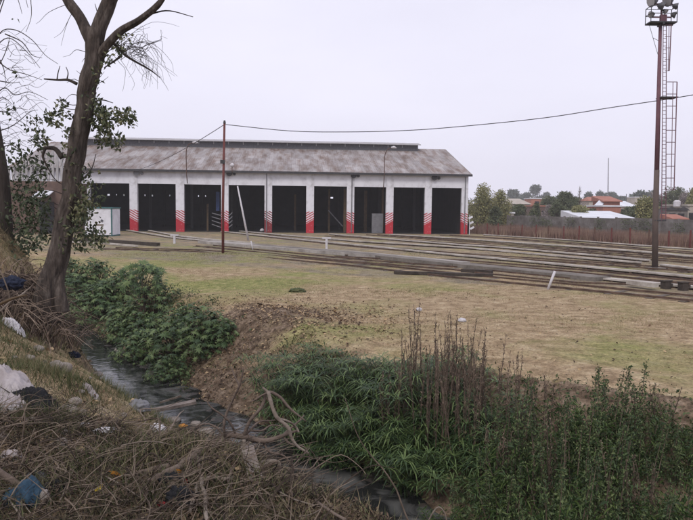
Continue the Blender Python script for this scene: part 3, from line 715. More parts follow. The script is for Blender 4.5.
o, hw, z1 = house('orange_brick_house', 604, 620, 201.0, 132, 6, orange_b, 'upper orange brick gable rising behind the white metal roof', 'shed', orange_b, (), 1.0)
p = P(597, 205, 131); m = MB(); q0, q1, q2, q3 = P(602,205.5,131), P(594,205.5,131), P(600,199.3,134), P(607,199.0,134)
m.add([q0,q1,q2,q3,q0-Vector((0,0,.15)),q1-Vector((0,0,.15)),q2-Vector((0,0,.15)),q3-Vector((0,0,.15))], [(0,1,2,3),(7,6,5,4),(0,4,5,1),(2,6,7,3),(1,5,6,2),(0,3,7,4)])
m.build('pale_roof', whiteroof, o, origin=None).matrix_parent_inverse = Matrix.Translation(-Vector(o.location))
house('metal_roofed_shed', 584, 634, 218.2, 100, 10, wallgrey, 'low shed with a wide white metal roof behind the boundary wall', 'shed', whiteroof, ((.15,.3,.6,.9),(.3,.3,.5,.9)), 1.0, cat='shed')
house('white_house', 620, 636, 206.5, 150, 8, beige_w, 'whitish house between the orange brick gable and the light mast', 'hip', whiteroof, ((.2,.6,.9,1),(.7,.6,.9,1)), 1.2)
house('far_house', 635, 648, 197.5, 260, 8, beige_w, 'pale flat topped house high among the far dark trees', None, whiteroof, ((.3,.6,1,1),))
house('brick_house', 533, 548, 206.6, 150, 8, brickd, 'dark reddish brick house with two openings left of centre', None, orange_b, ((.3,.9,1,1.4),(.75,.9,1,1.4)))
house('beige_house', 507, 530, 204.0, 165, 9, beige_w, 'beige house half hidden behind the yellowish willow', 'hip', beige_w, ((.3,.8,1,1),(.7,.8,1,1)), 1.3)
house('pinkish_house', 531, 546, 199.0, 210, 8, orange_b, 'pinkish red house with white trim behind the brick house', None, whiteroof, ((.4,.7,1.2,1.2),(.8,.7,1.2,1.2)))
house('low_white_building', 500, 514, 213.5, 112, 6, beige_w, 'low white building at the foot of the willow', None, whiteroof)
house('red_roofed_house', 589, 600, 201.0, 200, 8, beige_w, 'small far house with an orange red roof', 'hip', orange_b, (), 1.2)
house('far_white_house', 566, 577, 208.5, 150, 6, beige_w, 'small white house between the dark trees at centre right', None, whiteroof, ((.5,.8,1,1),))
o, hw, z1 = house('unfinished_house', 666, 688, 208.2, 100, 9, wallgrey, 'unfinished grey house with two dark openings and a white water tank', None, wallgrey, ((.3,.75,.9,1.0),(.7,.75,.9,1.0),(.5,2.4,.7,.9)))
m = MB()
for s in (-.55, .55): m.add([(s*hw-1.0,-.1,z1-.3),(s*hw+1.0,-.1,z1-.3),(s*hw,-.1,z1+.25),(s*hw-1.0,-.2,z1-.3),(s*hw+1.0,-.2,z1-.3),(s*hw,-.2,z1+.25)], [(0,1,2),(5,4,3),(0,3,4,1),(1,4,5,2),(2,5,3,0)])
m.build('window_canopy', dark_gap, o)
p = P(677, 203.5, 104); m = MB(); m.tube([(p.x,104,p.z-.75),(p.x,104,p.z+.3),(p.x,104,p.z+.5)], [.5,.5,.25], 14); m.tube([(p.x,104,z1+.25),(p.x,104,p.z-.75)], .35, 8)
tag(m.build('water_tank', white_pl, sm=False), 'white cylindrical water tank on the unfinished house roof', 'water tank')
house('side_house', 688, 706, 206, 102, 8, beige_w, 'beige house with white base at the right edge', None, beige_w, ((.3,1.0,1.2,1.2),))
house('orange_lean_to', 673, 685, 218.5, 86, 3, orange_b, 'small orange brick lean-to just above the boundary wall at right', 'shed', orange_b, (), .5, cat='shed')
house('far_block', 576, 588, 205.5, 230, 8, beige_w, 'far pale block left of the red roofed house', None, beige_w)
p = P(608.5, 158, 380); q = P(608.3, 200, 380); m = MB(); m.tube([(q.x,380,0),(p.x,380,p.z)], [.35,.2], 5)
tag(m.build('radio_mast', lampmetal), 'hair thin far radio mast above the orange gable', 'mast')
p = P(626.5, 194, 200); m = MB(); m.tube([(p.x,200,0),(p.x,200,p.z)], [.12,.1], 5); tag(m.build('far_pole', lampmetal), 'thin far pole above the white house', 'pole')

# ------------------------------------------------------------------ trees
def leaf_tree_thing(name, px, ytop, Y, wpx, lm, label, lobes=9, n=1600, size=.5, group=None, base_frac=.25, wood=bark_d, density=1.0, shape='round'):
    top = P(px, ytop, Y); H = top.z; Wd = wpx/F_PX*Y/2*1.18
    o = empty(name, (top.x, Y, 0), label, 'tree', group)
    m = MB(); rng = random.Random(int(px*7+Y)); cs = []; n = int(n*2.4); lobes = int(lobes*1.6)
    for k in range(lobes):
        a = rng.uniform(0, 2*PI); r = math.sqrt(rng.random())*Wd*.72
        zc = H*(base_frac+(1-base_frac)*rng.uniform(.15,.86))
        sh = 1-.45*max(0, (zc/H-.5))*2
        cs.append((Vector((math.cos(a)*r*sh, math.sin(a)*r*sh, zc)), rng.uniform(.22,.4)*Wd, rng.uniform(.1,.2)*H))
    cs.append((Vector((rng.uniform(-.1,.1)*Wd,0,H*.9)), Wd*.3, H*.1))
    for k in range(n):
        c, rx, rz = rng.choice(cs); v = Vector((rng.gauss(0,1), rng.gauss(0,1), rng.gauss(0,1))).normalized()*(rng.random()**.4)
        p = c+Vector((v.x*rx*1.3, v.y*rx*1.3, v.z*rz*1.2))
        if shape == 'weep': p.z -= rng.random()**2*H*.25
        m.leaf((p.x, p.y, max(.2, min(H, p.z))), size*rng.uniform(.4,1.05), rng)
    m.build('crown', lm, o)
    m = MB(); m.tube([(0,0,-.1),(rng.uniform(-.1,.1),0,H*.3),(0,0,H*.6)], [H*.035,H*.025,H*.012], 7)
    for c, rx, rz in cs: m.tube([(0,0,H*.25),(c*.5+Vector((0,0,H*.15))).to_tuple(),c], [H*.015,H*.01,H*.004], 4)
    m.build('trunk', wood, o)
    return o
def twig_tree(name, px, ytop, Y, wpx, label, wood=twig_m, n=60):
    top = P(px, ytop, Y); H = top.z; W = wpx/F_PX*Y/2; rng = random.Random(int(px))
    o = empty(name, (top.x, Y, 0), label, 'tree')
    m = MB(); m.tube([(0,0,0),(0,0,H*.5),(0,0,H)], [H*.02,H*.012,H*.002], 5); m.build('trunk', wood, o); m = MB()
    for k in range(n):
        z = H*rng.uniform(.25,.95); a = rng.uniform(0,2*PI); l = W*(1.1-z/H)*rng.uniform(.5,1.3)
        m.tube([(0,0,z),(math.cos(a)*l*.5,math.sin(a)*l*.5,z+l*.4),(math.cos(a)*l,math.sin(a)*l,z+l*1.0)], [H*.005,H*.004,H*.002], 3)
    m.build('branches', wood, o)
leaf_tree_thing('willow_tree', 483, 183.0, 108, 30, yel_tree, 'broad yellowish willow beside the right end of the shed', 16, 4200, .36, base_frac=.0, shape='weep')
leaf_tree_thing('willow_tree', 503, 189.5, 112, 18, yel_tree, 'smaller greenish yellow tree just right of the willow', 10, 2200, .36, base_frac=.0, shape='weep')
leaf_tree_thing('tree', 566, 192, 135, 26, mid_tree, 'wide dark green tree at the middle of the far tree line', 10, 2400, .5)
leaf_tree_thing('tree', 552, 197, 160, 20, mid_tree, 'dark green tree right of the brick house', 9, 1600, .55)
leaf_tree_thing('tree', 520, 205.5, 125, 22, mid_tree, 'low green tree in front of the beige house', 8, 1500, .45)
leaf_tree_thing('tree', 580, 206.5, 108, 22, yel_tree, 'olive bush-like tree left of the white metal roof', 8, 1400, .42, base_frac=.1)
leaf_tree_thing('tree', 648, 197, 92, 22, yel_tree, 'pale green tree right behind the light mast', 10, 2200, .38, base_frac=.1, shape='weep')
leaf_tree_thing('tree', 640, 205, 110, 22, mid_tree, 'dark green tree left of the light mast foot', 8, 1600, .45)
leaf_tree_thing('tree', 656, 193, 135, 20, pink_tree, 'greyish thin tree behind the light mast', 8, 900, .4)
leaf_tree_thing('tree', 676, 187.5, 170, 22, mid_tree, 'tall green tree above the unfinished house', 10, 1800, .55)
leaf_tree_thing('tree', 686, 191, 150, 12, pink_tree, 'bare pinkish tree near the right edge', 8, 800, .4)
leaf_tree_thing('tree', 695, 189, 130, 16, yel_tree, 'yellowing tree at the right edge of the picture', 8, 1600, .45)
leaf_tree_thing('tree', 592, 209, 112, 12, mid_tree, 'small green tree before the red roofed house', 6, 900, .4)
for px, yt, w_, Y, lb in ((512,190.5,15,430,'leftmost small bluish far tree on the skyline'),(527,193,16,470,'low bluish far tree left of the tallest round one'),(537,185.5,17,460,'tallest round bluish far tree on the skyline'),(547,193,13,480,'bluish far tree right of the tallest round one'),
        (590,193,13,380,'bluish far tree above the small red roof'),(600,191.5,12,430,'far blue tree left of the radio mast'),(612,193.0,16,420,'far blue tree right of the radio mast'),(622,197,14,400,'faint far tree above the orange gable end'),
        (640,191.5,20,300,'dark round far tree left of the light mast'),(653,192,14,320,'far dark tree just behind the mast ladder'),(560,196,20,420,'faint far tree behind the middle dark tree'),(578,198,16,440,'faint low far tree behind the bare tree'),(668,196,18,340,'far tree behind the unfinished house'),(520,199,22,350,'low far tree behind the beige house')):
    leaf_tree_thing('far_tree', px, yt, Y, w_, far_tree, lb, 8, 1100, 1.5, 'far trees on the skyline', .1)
for px, yt, Y, w_, mt, lb in ((536,204,118,14,mid_tree,'small green tree in front of the dark brick house'),(558,203,120,16,mid_tree,'rounded green tree before the middle dark tree'),(571,200,126,14,mid_tree,'green tree between the bare trees'),(628,207,120,12,mid_tree,'small dark tree before the whitish house'),(497,207,104,14,mid_tree,'low green bush tree under the willow'),
        (663,200,118,14,mid_tree,'green tree just right of the light mast'),(690,198,120,12,yel_tree,'pale yellow tree before the beige house'),(549,205,140,12,pink_tree,'thin greyish tree right of the brick house'),(546,199,170,14,mid_tree,'green tree behind the brick house'),(610,204.5,140,10,mid_tree,'dark tree peeping out behind the orange gable')):
    leaf_tree_thing('tree', px, yt, Y, w_, mt, lb, 7, 900, .4, base_frac=.05)
m = MB()
for k in range(9000):
    t = R.uniform(-4, 56); h_ = 2.0+.5*mnoise.noise(Vector((t*.5,0,0)))
    if mnoise.noise(Vector((t*.28, 5, 0))) < -.05: continue
    p = fpts[0]+fd*t+fn*(8.1+R.uniform(-.35,.25)); m.leaf((p.x, p.y, R.random()**.6*h_), R.uniform(.08,.2), R)
tag(m.build('wall_creeper', mid_tree), 'patchy creeper and weeds grown up against the grey boundary wall', 'creeper', kind='stuff')
twig_tree('bare_tree', 580, 185.5, 140, 14, 'tall bare tree standing between the dark trees', n=90)
twig_tree('bare_tree', 571, 190, 150, 12, 'thin bare tree left of the tall bare one', n=60)
# far wooded horizon (reads as one mass)
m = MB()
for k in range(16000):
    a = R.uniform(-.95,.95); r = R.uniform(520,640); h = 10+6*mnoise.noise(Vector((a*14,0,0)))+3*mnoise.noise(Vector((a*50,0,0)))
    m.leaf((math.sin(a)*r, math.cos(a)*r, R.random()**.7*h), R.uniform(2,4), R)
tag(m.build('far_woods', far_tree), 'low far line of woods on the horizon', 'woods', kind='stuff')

# --- the big leaning tree
YT = 12.0
def T(px, py, dy=0): return P(px, py, YT+dy)
o0 = T(51, 285); o0.z = tz(o0.x, o0.y)
big = empty('leaning_tree', o0, 'big dark leaning tree forking at the top left, partly leafy', 'tree')
big.location = o0
def rel(pts): return [Vector(p)-o0 for p in pts]
m = MB()
def limb(m, pts, rad, n=12, k=12, rough=.06):
    c = curve(rel(pts), k); r = lerpr(rad, len(c)); 
    c = [p+Vector((mnoise.noise(p*1.9), mnoise.noise(p*1.9+Vector((9,0,0))), 0))*r[i]*.35 for i, p in enumerate(c)]
    r = [q*(1+rough*mnoise.noise(c[i]*6)) for i, q in enumerate(r)]
    m.tube(c, r, n*3 if n > 9 else n, rf=lambda a, p: 1+.13*mnoise.noise(Vector((math.cos(a)*4.5, math.sin(a)*4.5, p.z*1.6)))+.11*mnoise.noise(Vector((math.cos(a)*11, math.sin(a)*11, p.z*4))))
limb(m, [T(43,318),T(51,282),T(60,245),T(69,200),T(77,150),T(85,105),T(91,65),T(95,42),T(97,30)], [.25,.205,.168,.152,.147,.144,.142,.14,.13], 18)
limb(m, [T(94,46),T(88,32),T(80,18),T(68,0),T(58,-25,.1),T(50,-60,.3)], [.11,.095,.085,.08,.07,.05], 12)
limb(m, [T(96,44),T(101,26),T(109,2),T(117,-22,-.2),T(122,-60,-.4)], [.125,.12,.115,.10,.08], 14)
limb(m, [T(98,58),T(106,46,-.1),T(121,31,-.2),T(140,20,-.3),T(157,6,-.4),T(170,-12,-.5)], [.08,.068,.06,.053,.048,.03], 10)
# bark ridges near the foot
limb(m, [T(37,306,-.05),T(45,288,-.08),T(55,262,-.0)], [.12,.10,.04], 10); limb(m, [T(63,312,-.1),T(60,290,-.08),T(63,262,.0)], [.12,.09,.03], 10)
m.build('trunk', bark, big, True)
m = MB()
def twig(m, pts, r0, r1, n=5, k=4): c = curve(rel(pts), k); m.tube(c, lerpr([r0, r1], len(c)), n)
twig(m, [T(77,84),T(68,80),T(58,80),T(44,79)], .03, .012); twig(m, [T(57,80),T(58,73),T(60,66)], .012,.006); twig(m, [T(67,79),T(68,73),T(66,67)], .012,.006)
twig(m, [T(62,158),T(55,149),T(46,148),T(37,150)], .05,.02); twig(m, [T(45,149),T(43,157),T(48,168)], .03,.012); twig(m, [T(48,168),T(54,178),T(60,183)], .012,.006)
twig(m, [T(143,18,-.3),T(155,13,-.3),T(170,11,-.3),T(193,17,-.3)], .02,.006); twig(m, [T(150,14,-.3),T(158,8,-.3)], .02,.006)
twig(m, [T(108,47,-.1),T(114,44),T(126,56),T(150,70),T(160,78)], .04,.005); twig(m, [T(104,24),T(98,14),T(95,4)], .012,.005)
twig(m, [T(121,56),T(113,62),T(104,68)], .022,.01); twig(m, [T(76,184),T(84,178),T(92,168),T(96,154)], .018,.006); twig(m, [T(92,103),T(102,100),T(113,103)], .018,.006)
rt = random.Random(11)
twig(m, [T(70,4),T(60,7),T(48,13),T(40,21),T(36,24)], .006,.002,4); twig(m, [T(74,10),T(69,19),T(65,30),T(61,46)], .006,.002,4); twig(m, [T(69,19),T(62,32),T(54,38)], .004,.002,4); twig(m, [T(86,52),T(76,50),T(70,55),T(63,57)], .006,.002,4)
for k in range(46):                          # fine drooping spray on the right
    a = T(rt.uniform(112,140), rt.uniform(42,60), rt.uniform(-.6,.4)); x, y = rt.uniform(120,180), rt.uniform(62,92)
    if rt.random() < .35: y = rt.uniform(25,55)
    ax0 = a.x/a.y*F_PX+346; e = T(x,y,rt.uniform(-.5,.5)); mid = a.lerp(e,.5)+Vector((rt.uniform(-.1,.25),0,rt.uniform(.02,.3))); twig(m, [a, a.lerp(mid,.5)+Vector((0,0,rt.uniform(0,.12))), mid, mid.lerp(e,.6)+Vector((rt.uniform(-.08,.08),0,rt.uniform(-.05,.1))), e], .005, .002, 3, 3)
for k in range(30):
    y0 = rt.uniform(60,240); x0 = 97-(y0-40)*.22; s = rt.choice((-1,1)); l = rt.uniform(8,26)
    twig(m, [T(x0, y0), T(x0+s*l*.6, y0-rt.uniform(0,8)), T(x0+s*l, y0+rt.uniform(-10,8))], .009, .003, 3, 3)
m.build('branches', bark_d, big, True)
m = MB()
def leaves(m, cx, cy, rx, ry, n, dy=.4, size=.08, rng=rt):
    for k in range(int(n*1.1)):
        a = rng.uniform(0,2*PI); r = math.sqrt(rng.random()); p = T(cx+rx*r*math.cos(a), cy+ry*r*math.sin(a), rng.uniform(-dy,dy))-o0
        m.leaf(p, size*rng.uniform(.6,1.3), rng)
def hang(m, x, y0, y1, n, spread, size=.08):
    for k in range(int(n*.95)):
        f = rt.random(); p = T(x+rt.gauss(0,spread)+5*math.sin(f*5+x), y0+(y1-y0)*f, rt.uniform(-.35,.35))-o0; m.leaf(p, size*rt.uniform(.6,1.3), rt)
leaves(m,100,120,11,12,220); leaves(m,112,118,16,9,190); leaves(m,126,116,12,6,80); leaves(m,104,138,8,10,130); leaves(m,118,142,5,10,60); leaves(m,97,104,6,7,60); leaves(m,131,122,7,5,36)
leaves(m,107,60,6,6,40); leaves(m,118,50,9,6,40); leaves(m,126,38,8,6,20)
hang(m,82,165,235,260,6); hang(m,89,185,245,170,6); hang(m,78,200,252,200,6); hang(m,100,228,250,60,5); hang(m,70,215,255,120,8); leaves(m,94,238,13,7,110); leaves(m,84,212,8,12,110)
leaves(m,54,118,10,9,80,size=.09); leaves(m,40,140,9,8,70,size=.09); leaves(m,62,105,6,6,30,size=.08); leaves(m,36,125,8,10,40,size=.08); leaves(m,68,140,7,30,70,.3); leaves(m,75,180,8,40,90,.3); leaves(m,90,95,8,30,60,.3); leaves(m,96,75,6,10,36,.3)
m.build('leaves', leaf_tree, big)

# --- tree at the left edge
YL = 13.5
q0 = P(2, 300, YL); q0.z = tz(q0.x, q0.y); lt = empty('edge_tree', q0, 'dark tree cut by the left edge, with thin bare upper twigs', 'tree')
def rl(pts): return [Vector(p)-q0 for p in pts]
m = MB(); c = curve(rl([P(4,305,YL),P(3,270,YL),P(3,220,YL),P(1,180,YL),P(-4,140,YL),P(-12,80,YL),P(-14,20,YL)]), 5); m.tube(c, lerpr([.3,.2,.17,.15,.12,.08,.05], len(c)), 12); m.build('trunk', bark_d, lt, True)
m = MB()
def tw2(pts, r0=.012, r1=.004): c = curve(rl([P(x, y, YL) for x, y in pts]), 4); m.tube(c, lerpr([r0, r1], len(c)), 4)
for pts in ([(-10,60),(0,33),(15,30),(32,40),(45,55),(58,64)], [(-8,50),(8,38),(25,50),(40,68)], [(5,34),(22,42),(32,55),(42,58)], [(-6,80),(5,82),(12,83),(20,82)], [(-5,132),(8,128),(18,122),(30,112),(38,110)], [(-5,110),(5,112),(15,108),(28,110)],
    [(-6,70),(2,60),(8,45),(10,35)], [(-13,30),(-4,12),(0,-5)], [(-12,50),(0,12),(8,-8),(16,-4),(20,6),(22,14)], [(-12,40),(2,0),(20,-12),(25,-3),(28,8)], [(-4,60),(10,70),(25,74),(42,80)], [(-5,95),(5,88),(15,95),(30,92),(48,100)], [(0,60),(4,70),(6,85)], [(-6,100),(4,98),(12,104)], [(-3,150),(10,145),(20,150)], [(-13,30),(8,-12),(28,-8),(31,4),(31,18),(26,32)]):
    tw2(pts)
rt2 = random.Random(5)
for k in range(70):
    x, y = rt2.uniform(-8,30), rt2.uniform(30,150); tw2([(x,y),(x+rt2.uniform(4,14),y+rt2.uniform(-10,8)),(x+rt2.uniform(10,28),y+rt2.uniform(-12,18))], .0045, .002)
m.build('branches', bark_d, lt, True)
m = MB()
for (cx, cy, rx, ry, n) in ((20,165,20,14,160),(28,190,18,16,380),(20,215,20,18,460),(30,235,16,20,420),(14,250,16,18,300),(38,205,12,14,200),(35,160,18,8,90),(12,150,10,10,60),(42,175,10,10,90),(8,110,8,8,18),(25,120,14,8,24),(14,20,4,4,4),(20,75,10,6,6),(45,225,8,20,160)):
    for k in range(int(n*.6)):
        a = rt2.uniform(0,2*PI); r = math.sqrt(rt2.random()); p = P(cx+rx*r*math.cos(a), cy+ry*r*math.sin(a), YL+rt2.uniform(-.6,.8))-q0; m.leaf(p, .10*rt2.uniform(.5,1.3), rt2)
m.build('leaves', leaf_dark, lt)

# ------------------------------------------------------------------ bank vegetation
def castor_leaf(m, c, size, nrm, rng):
    n = Vector(nrm).normalized(); u = n.orthogonal().normalized(); w = n.cross(u); a0 = rng.uniform(0,2*PI); c = Vector(c)
    L7 = 8; o = len(m.v); m.v.append(tuple(c+n*size*.04))
    for k in range(L7*2):
        a = a0+2*PI*k/(L7*2); r = size*(.5 if k % 2 == 0 else .2)*(1-.35*(k in (0, 1, L7*2-1)))
        m.v.append(tuple(c+(u*math.cos(a)+w*math.sin(a))*r-n*(r*.25)))
    for k in range(L7*2): m.f.append((o, o+1+k, o+1+(k+1) % (L7*2)))
def make_castor(seed, rad=1.0, h=1.4, n=240, loose=False):
    rng = random.Random(seed); o = empty('castor_bean_shrub', (0,0,0), '', 'shrub', 'castor bean shrubs on the far bank')
    m = MB(); st = MB()
    for k in range(n):
        a = rng.uniform(0,2*PI); e = math.asin(rng.uniform(.0,1)); s = rng.uniform(.7,1.0)*(1+.3*mnoise.noise(Vector((math.cos(a)*2,math.sin(a)*2,e*2+seed))))
        d = Vector((math.cos(a)*math.cos(e), math.sin(a)*math.cos(e), math.sin(e)))
        p = Vector((d.x*rad*s, d.y*rad*s, .1+d.z*h*s)); nr2 = d+Vector((rng.gauss(0,.3), rng.gauss(0,.3), .7+rng.gauss(0,.3)))
        castor_leaf(m, p, rng.choice((rng.uniform(.12,.24), rng.uniform(.2,.38))), nr2, rng)
        if k % 4 == 0: st.tube([(d.x*.1,d.y*.1,0), (p.x*.5,p.y*.5,p.z*.6), p], [.02,.014,.006], 4)
    for k in range(n*3):
        a = rng.uniform(0,2*PI); e = rng.uniform(0,1.5); s = rng.random()**.5*.95
        m.leaf((math.cos(a)*math.cos(e)*rad*s, math.sin(a)*math.cos(e)*rad*s, .05+math.sin(e)*h*s), rng.uniform(.06,.16), rng)
    m.build('foliage', castor_m, o); st.build('stems', dead_m, o); return o
cproto = [make_castor(1), make_castor(2, 1.1, 1.2, 260), make_castor(3, .8, 1.0, 190)]
cspots = [(78,300,1.25,'at the foot of the leaning tree'),(100,308,1.3,'behind the head of the stream'),(125,318,1.15,'left of the tall castor sprout'),(96,282,1.2,'highest at the back of the green mass'),(120,292,1.1,'in front of the green lawn, left of the sprout'),(150,330,1.1,'above the bend of the stream'),
    (155,302,1.0,'right below the tall castor sprout'),(178,345,1.1,'nearest the plank across the stream'),(185,318,1.0,'beside the brown leafy mound'),(205,340,1.0,'rightmost of the rounded dark bushes'),(140,350,.9,'lowest by the water at the middle bend'),(222,330,.8,'small one against the bare earth slope'),
    (70,272,1.0,'smallest one right behind the leaning trunk'),(170,372,.75,'low one at the water edge above the plank'),(112,335,.9,'low one at the head of the visible water')]
first = [True]*3
for i2, (px, py, s, lb) in enumerate(cspots):
    p = hit(px, py+12); k = i2 % 3
    o = cproto[k] if first[k] else copy_tree(cproto[k]); first[k] = False
    dd = float(sdist([p.x],[p.y])[0])
    if dd > -.9 and p.y > 12: p = Vector((p.x+(dd+1.3)*.8, p.y+(dd+1.3)*.55, 0))
    o.location = (p.x, p.y, tz(p.x,p.y)-.1); o.scale = (s*.95, s*.95, s*.92); o.rotation_euler = (0,0,R.uniform(0,6)); o['label'] = 'dark green bushy castor bean shrub, '+lb
# tall loose castor sprout
p = hit(143, 322); p.z = tz(p.x,p.y); cs_ = empty('castor_sprout', p, 'tall loose castor bean sprout rising above the bushes against the lawn', 'shrub')
m = MB(); st = MB(); rng = random.Random(9); Yp = p.y
for k in range(95):
    x = rng.uniform(122,162); y = 260+abs(x-142)*.5+rng.uniform(0,1)**1.5*(34-abs(x-142)*.8); t = P(x, y, Yp+rng.uniform(-.4,.4))-p
    castor_leaf(m, t, rng.uniform(.28,.46), Vector((rng.gauss(0,.6), rng.gauss(-.8,.4), .8)), rng)
    if k % 5 == 0: st.tube([(0,0,0), (t.x*.2,0,t.z*.5), (t.x*.6,t.y*.5,t.z*.85), t], [.016,.012,.008,.003], 4)
m.build('leaves', castor_m, cs_); st.build('stems', dead_m, cs_)

# umbrella sedge
def make_sedge(seed, n=26, h=1.0, sp=.45):
    rng = random.Random(seed); o = empty('umbrella_sedge', (0,0,0), '', 'sedge', 'umbrella sedge clumps along the water')
    m = MB(); st = MB()
    for k in range(n):
        a = rng.uniform(0,2*PI); r = math.sqrt(rng.random())*sp; hh = h*rng.uniform(.25,1.1); tp = Vector((math.cos(a)*r*1.5, math.sin(a)*r*1.5, hh))
        st.tube([(math.cos(a)*r*.5, math.sin(a)*r*.5, 0), tp*.55+Vector((0,0,hh*.05)), tp], [.008,.007,.005], 3)
        nb = rng.randint(12,17); t0 = rng.uniform(0,2*PI)
        for j in range(nb):
            b3 = t0+2*PI*j/nb+rng.uniform(-.15,.15); l = rng.uniform(.26,.44); up = rng.uniform(.0,.6); d = Vector((math.cos(b3), math.sin(b3), 0)); s = Vector((-d.y, d.x, 0))*.0105
            q1 = tp+d*l*.5+Vector((0,0,l*up*.55)); q2 = tp+d*l-Vector((0,0,l*(.45-up)))
            o_ = len(m.v); m.v += [tuple(tp-s*.6), tuple(tp+s*.6), tuple(q1+s), tuple(q1-s), tuple(q2)]; m.f += [(o_,o_+1,o_+2,o_+3),(o_+3,o_+2,o_+4)]
    m.build('leaves', sedge_m, o); st.build('stems', sedge_m, o); return o
sp_ = [make_sedge(21, 22), make_sedge(22, 24, 1.15, .5), make_sedge(23, 18, .8, .42)]
first = [True]*3
rows = [(352,(282,306,332,360,388,412)),(375,(272,298,325,352,378,404,432,462)),(398,(280,306,330,356,384,410,438,470)),(420,(292,318,344,370,398,426,456,486)),(442,(316,342,368,396,424,452,482)),(462,(330,356,384,412,440,470))]
i2 = 0
rown = ['top row against the field','second row from the field','third row from the field','middle row of the mass','fifth row near the water','lowest row overhanging the water']
for ri, (py, xs) in enumerate(rows):
    for ci, px in enumerate(xs):
        p = hit(px+R.uniform(-6,6), py+30+R.uniform(-4,4)); k = i2 % 3
        if float(sdist([p.x],[p.y])[0]) > -.75: p.x += .5; p.y += .8
        o = sp_[k] if first[k] else copy_tree(sp_[k]); first[k] = False; i2 += 1
        s = R.uniform(.8,1.1); o.location = (p.x,p.y,tz(p.x,p.y)-.03); o.scale = (s,s,s*R.uniform(.7,.95)*(.75 if ri == 0 else 1)); o.rotation_euler = (0,0,R.uniform(0,6))
        o['label'] = 'green umbrella sedge clump, %s from the left in the %s' % (ORD[ci], rown[ri])

# dead tall stalks
def make_dead(seed, n=9, h=1.6):
    rng = random.Random(seed); o = empty('dead_weed_clump', (0,0,0), '', 'dead weed', 'tall dead weeds on the bank')
    m = MB()
    for k in range(n):
        a = rng.uniform(0,2*PI); r = rng.random()*.35; hh = h*rng.uniform(.6,1.05); b3 = Vector((math.cos(a)*r, math.sin(a)*r, 0)); t = b3*1.5+Vector((rng.uniform(-.28,.28), rng.uniform(-.2,.2), hh))
        m.tube([b3, b3.lerp(t,.5)+Vector((.02,0,0)), t], [.010,.009,.004], 3)
        for j in range(46):
            f = rng.uniform(.3,1.0); c = b3.lerp(t, f); l = rng.uniform(.04,.13)*(1.2-f*.6); a2 = rng.uniform(0,2*PI)
            m.tube([c, c+Vector((math.cos(a2)*l*.4, math.sin(a2)*l*.4, l))], [.004,.0025], 3, False)
            m.leaf(c+Vector((math.cos(a2)*l*.3, math.sin(a2)*l*.3, l*.8)), rng.uniform(.02,.05), rng)
    m.build('stalks', dead_m, o); return o
dp = [make_dead(31), make_dead(32, 7, 1.75)]
first = [True]*2
for i2, (px, ytop, Y) in enumerate([(404,338,13.6),(420,311,13.9),(433,322,13.5),(446,318,13.9),(452,328,13.2),(462,326,13.6),(474,322,13.4),(484,332,13.0),(468,345,12.4),(440,345,12.7),(496,352,12.6),(425,350,12.9),(389,356,13.4),(512,358,12.4),(545,362,12.2),(660,388,11.4),(500,405,11.4),(556,422,11.0),(640,440,10.2)]):
    Y = Y-1.3; t = P(px, ytop, Y); z = tz(t.x, t.y); k = i2 % 2; o = dp[k] if first[k] else copy_tree(dp[k]); first[k] = False
    s = max(.35, (t.z-z)/1.7); o.location = (t.x, Y, z-.03); o.scale = (.8,.8,s); o.rotation_euler = (0,0,R.uniform(0,6))
    o['label'] = 'clump of tall brown dead weed stalks, %s in order of the list from the sedge' % ORD[i2 % 20]
names = ['above the sedge, just left of the tallest','tallest, reaching highest over the field','right next to the tallest','in the middle of the brown stand, at its back','in the middle of the brown stand, nearer','right of the middle of the brown stand','tall one at the right of the brown stand','at the right end of the brown stand','low and near, below the right part of the stand','low and near, below the middle of the stand','short, just right of the brown stand','short and near, below the tallest','short, farthest left among the sedge','short, between the stand and the green weeds','short, just left of the green weeds','short, at the far right of the green weeds','low, below the right end of the brown stand','low, below the first tall green weeds','low among the green weeds at right']
for o, nm in zip([o for o in COL.objects if o.name.startswith('dead_weed_clump')], names): o['label'] = 'brown dead weed clump '+nm

# upright green weeds on the right
def make_weed(seed, h=1.0, n=5, kind=0):
    rng = random.Random(seed); o = empty('green_weed', (0,0,0), '', 'weed', 'upright green weeds on the right bank'); m = MB(); st = MB()
    for k in range(n):
        a = rng.uniform(0,2*PI); r = rng.random()*.3; hh = h*rng.uniform(.45,1.08); b3 = Vector((math.cos(a)*r, math.sin(a)*r, 0)); t = b3*1.5+Vector((rng.uniform(-.15,.15), rng.uniform(-.15,.15), hh))
        st.tube([b3, b3.lerp(t,.5), t], [.008,.006,.003], 3)
        for j in range((150, 210, 70)[kind]):
            f = rng.uniform(.1,1.0)**.8; c = b3.lerp(t, f); l = (.12, .10, .2)[kind]*(1.12-f)+.015; a2 = rng.uniform(0,2*PI); l *= rng.uniform(.3,1)
            m.leaf(c+Vector((math.cos(a2)*l, math.sin(a2)*l, rng.uniform(-.02,.06))), rng.uniform(*((.03,.075), (.02,.05), (.06,.12))[kind]), rng, .15, (.32,.45,.16)[kind])
    m.build('leaves', (weed_m, weed_m, sedge_m)[kind], o); st.build('stems', dead_m, o); return o
wp_ = [make_weed(41), make_weed(42, 1.1, 7, 1), make_weed(43, .8, 9, 2)]
first = [True]*3
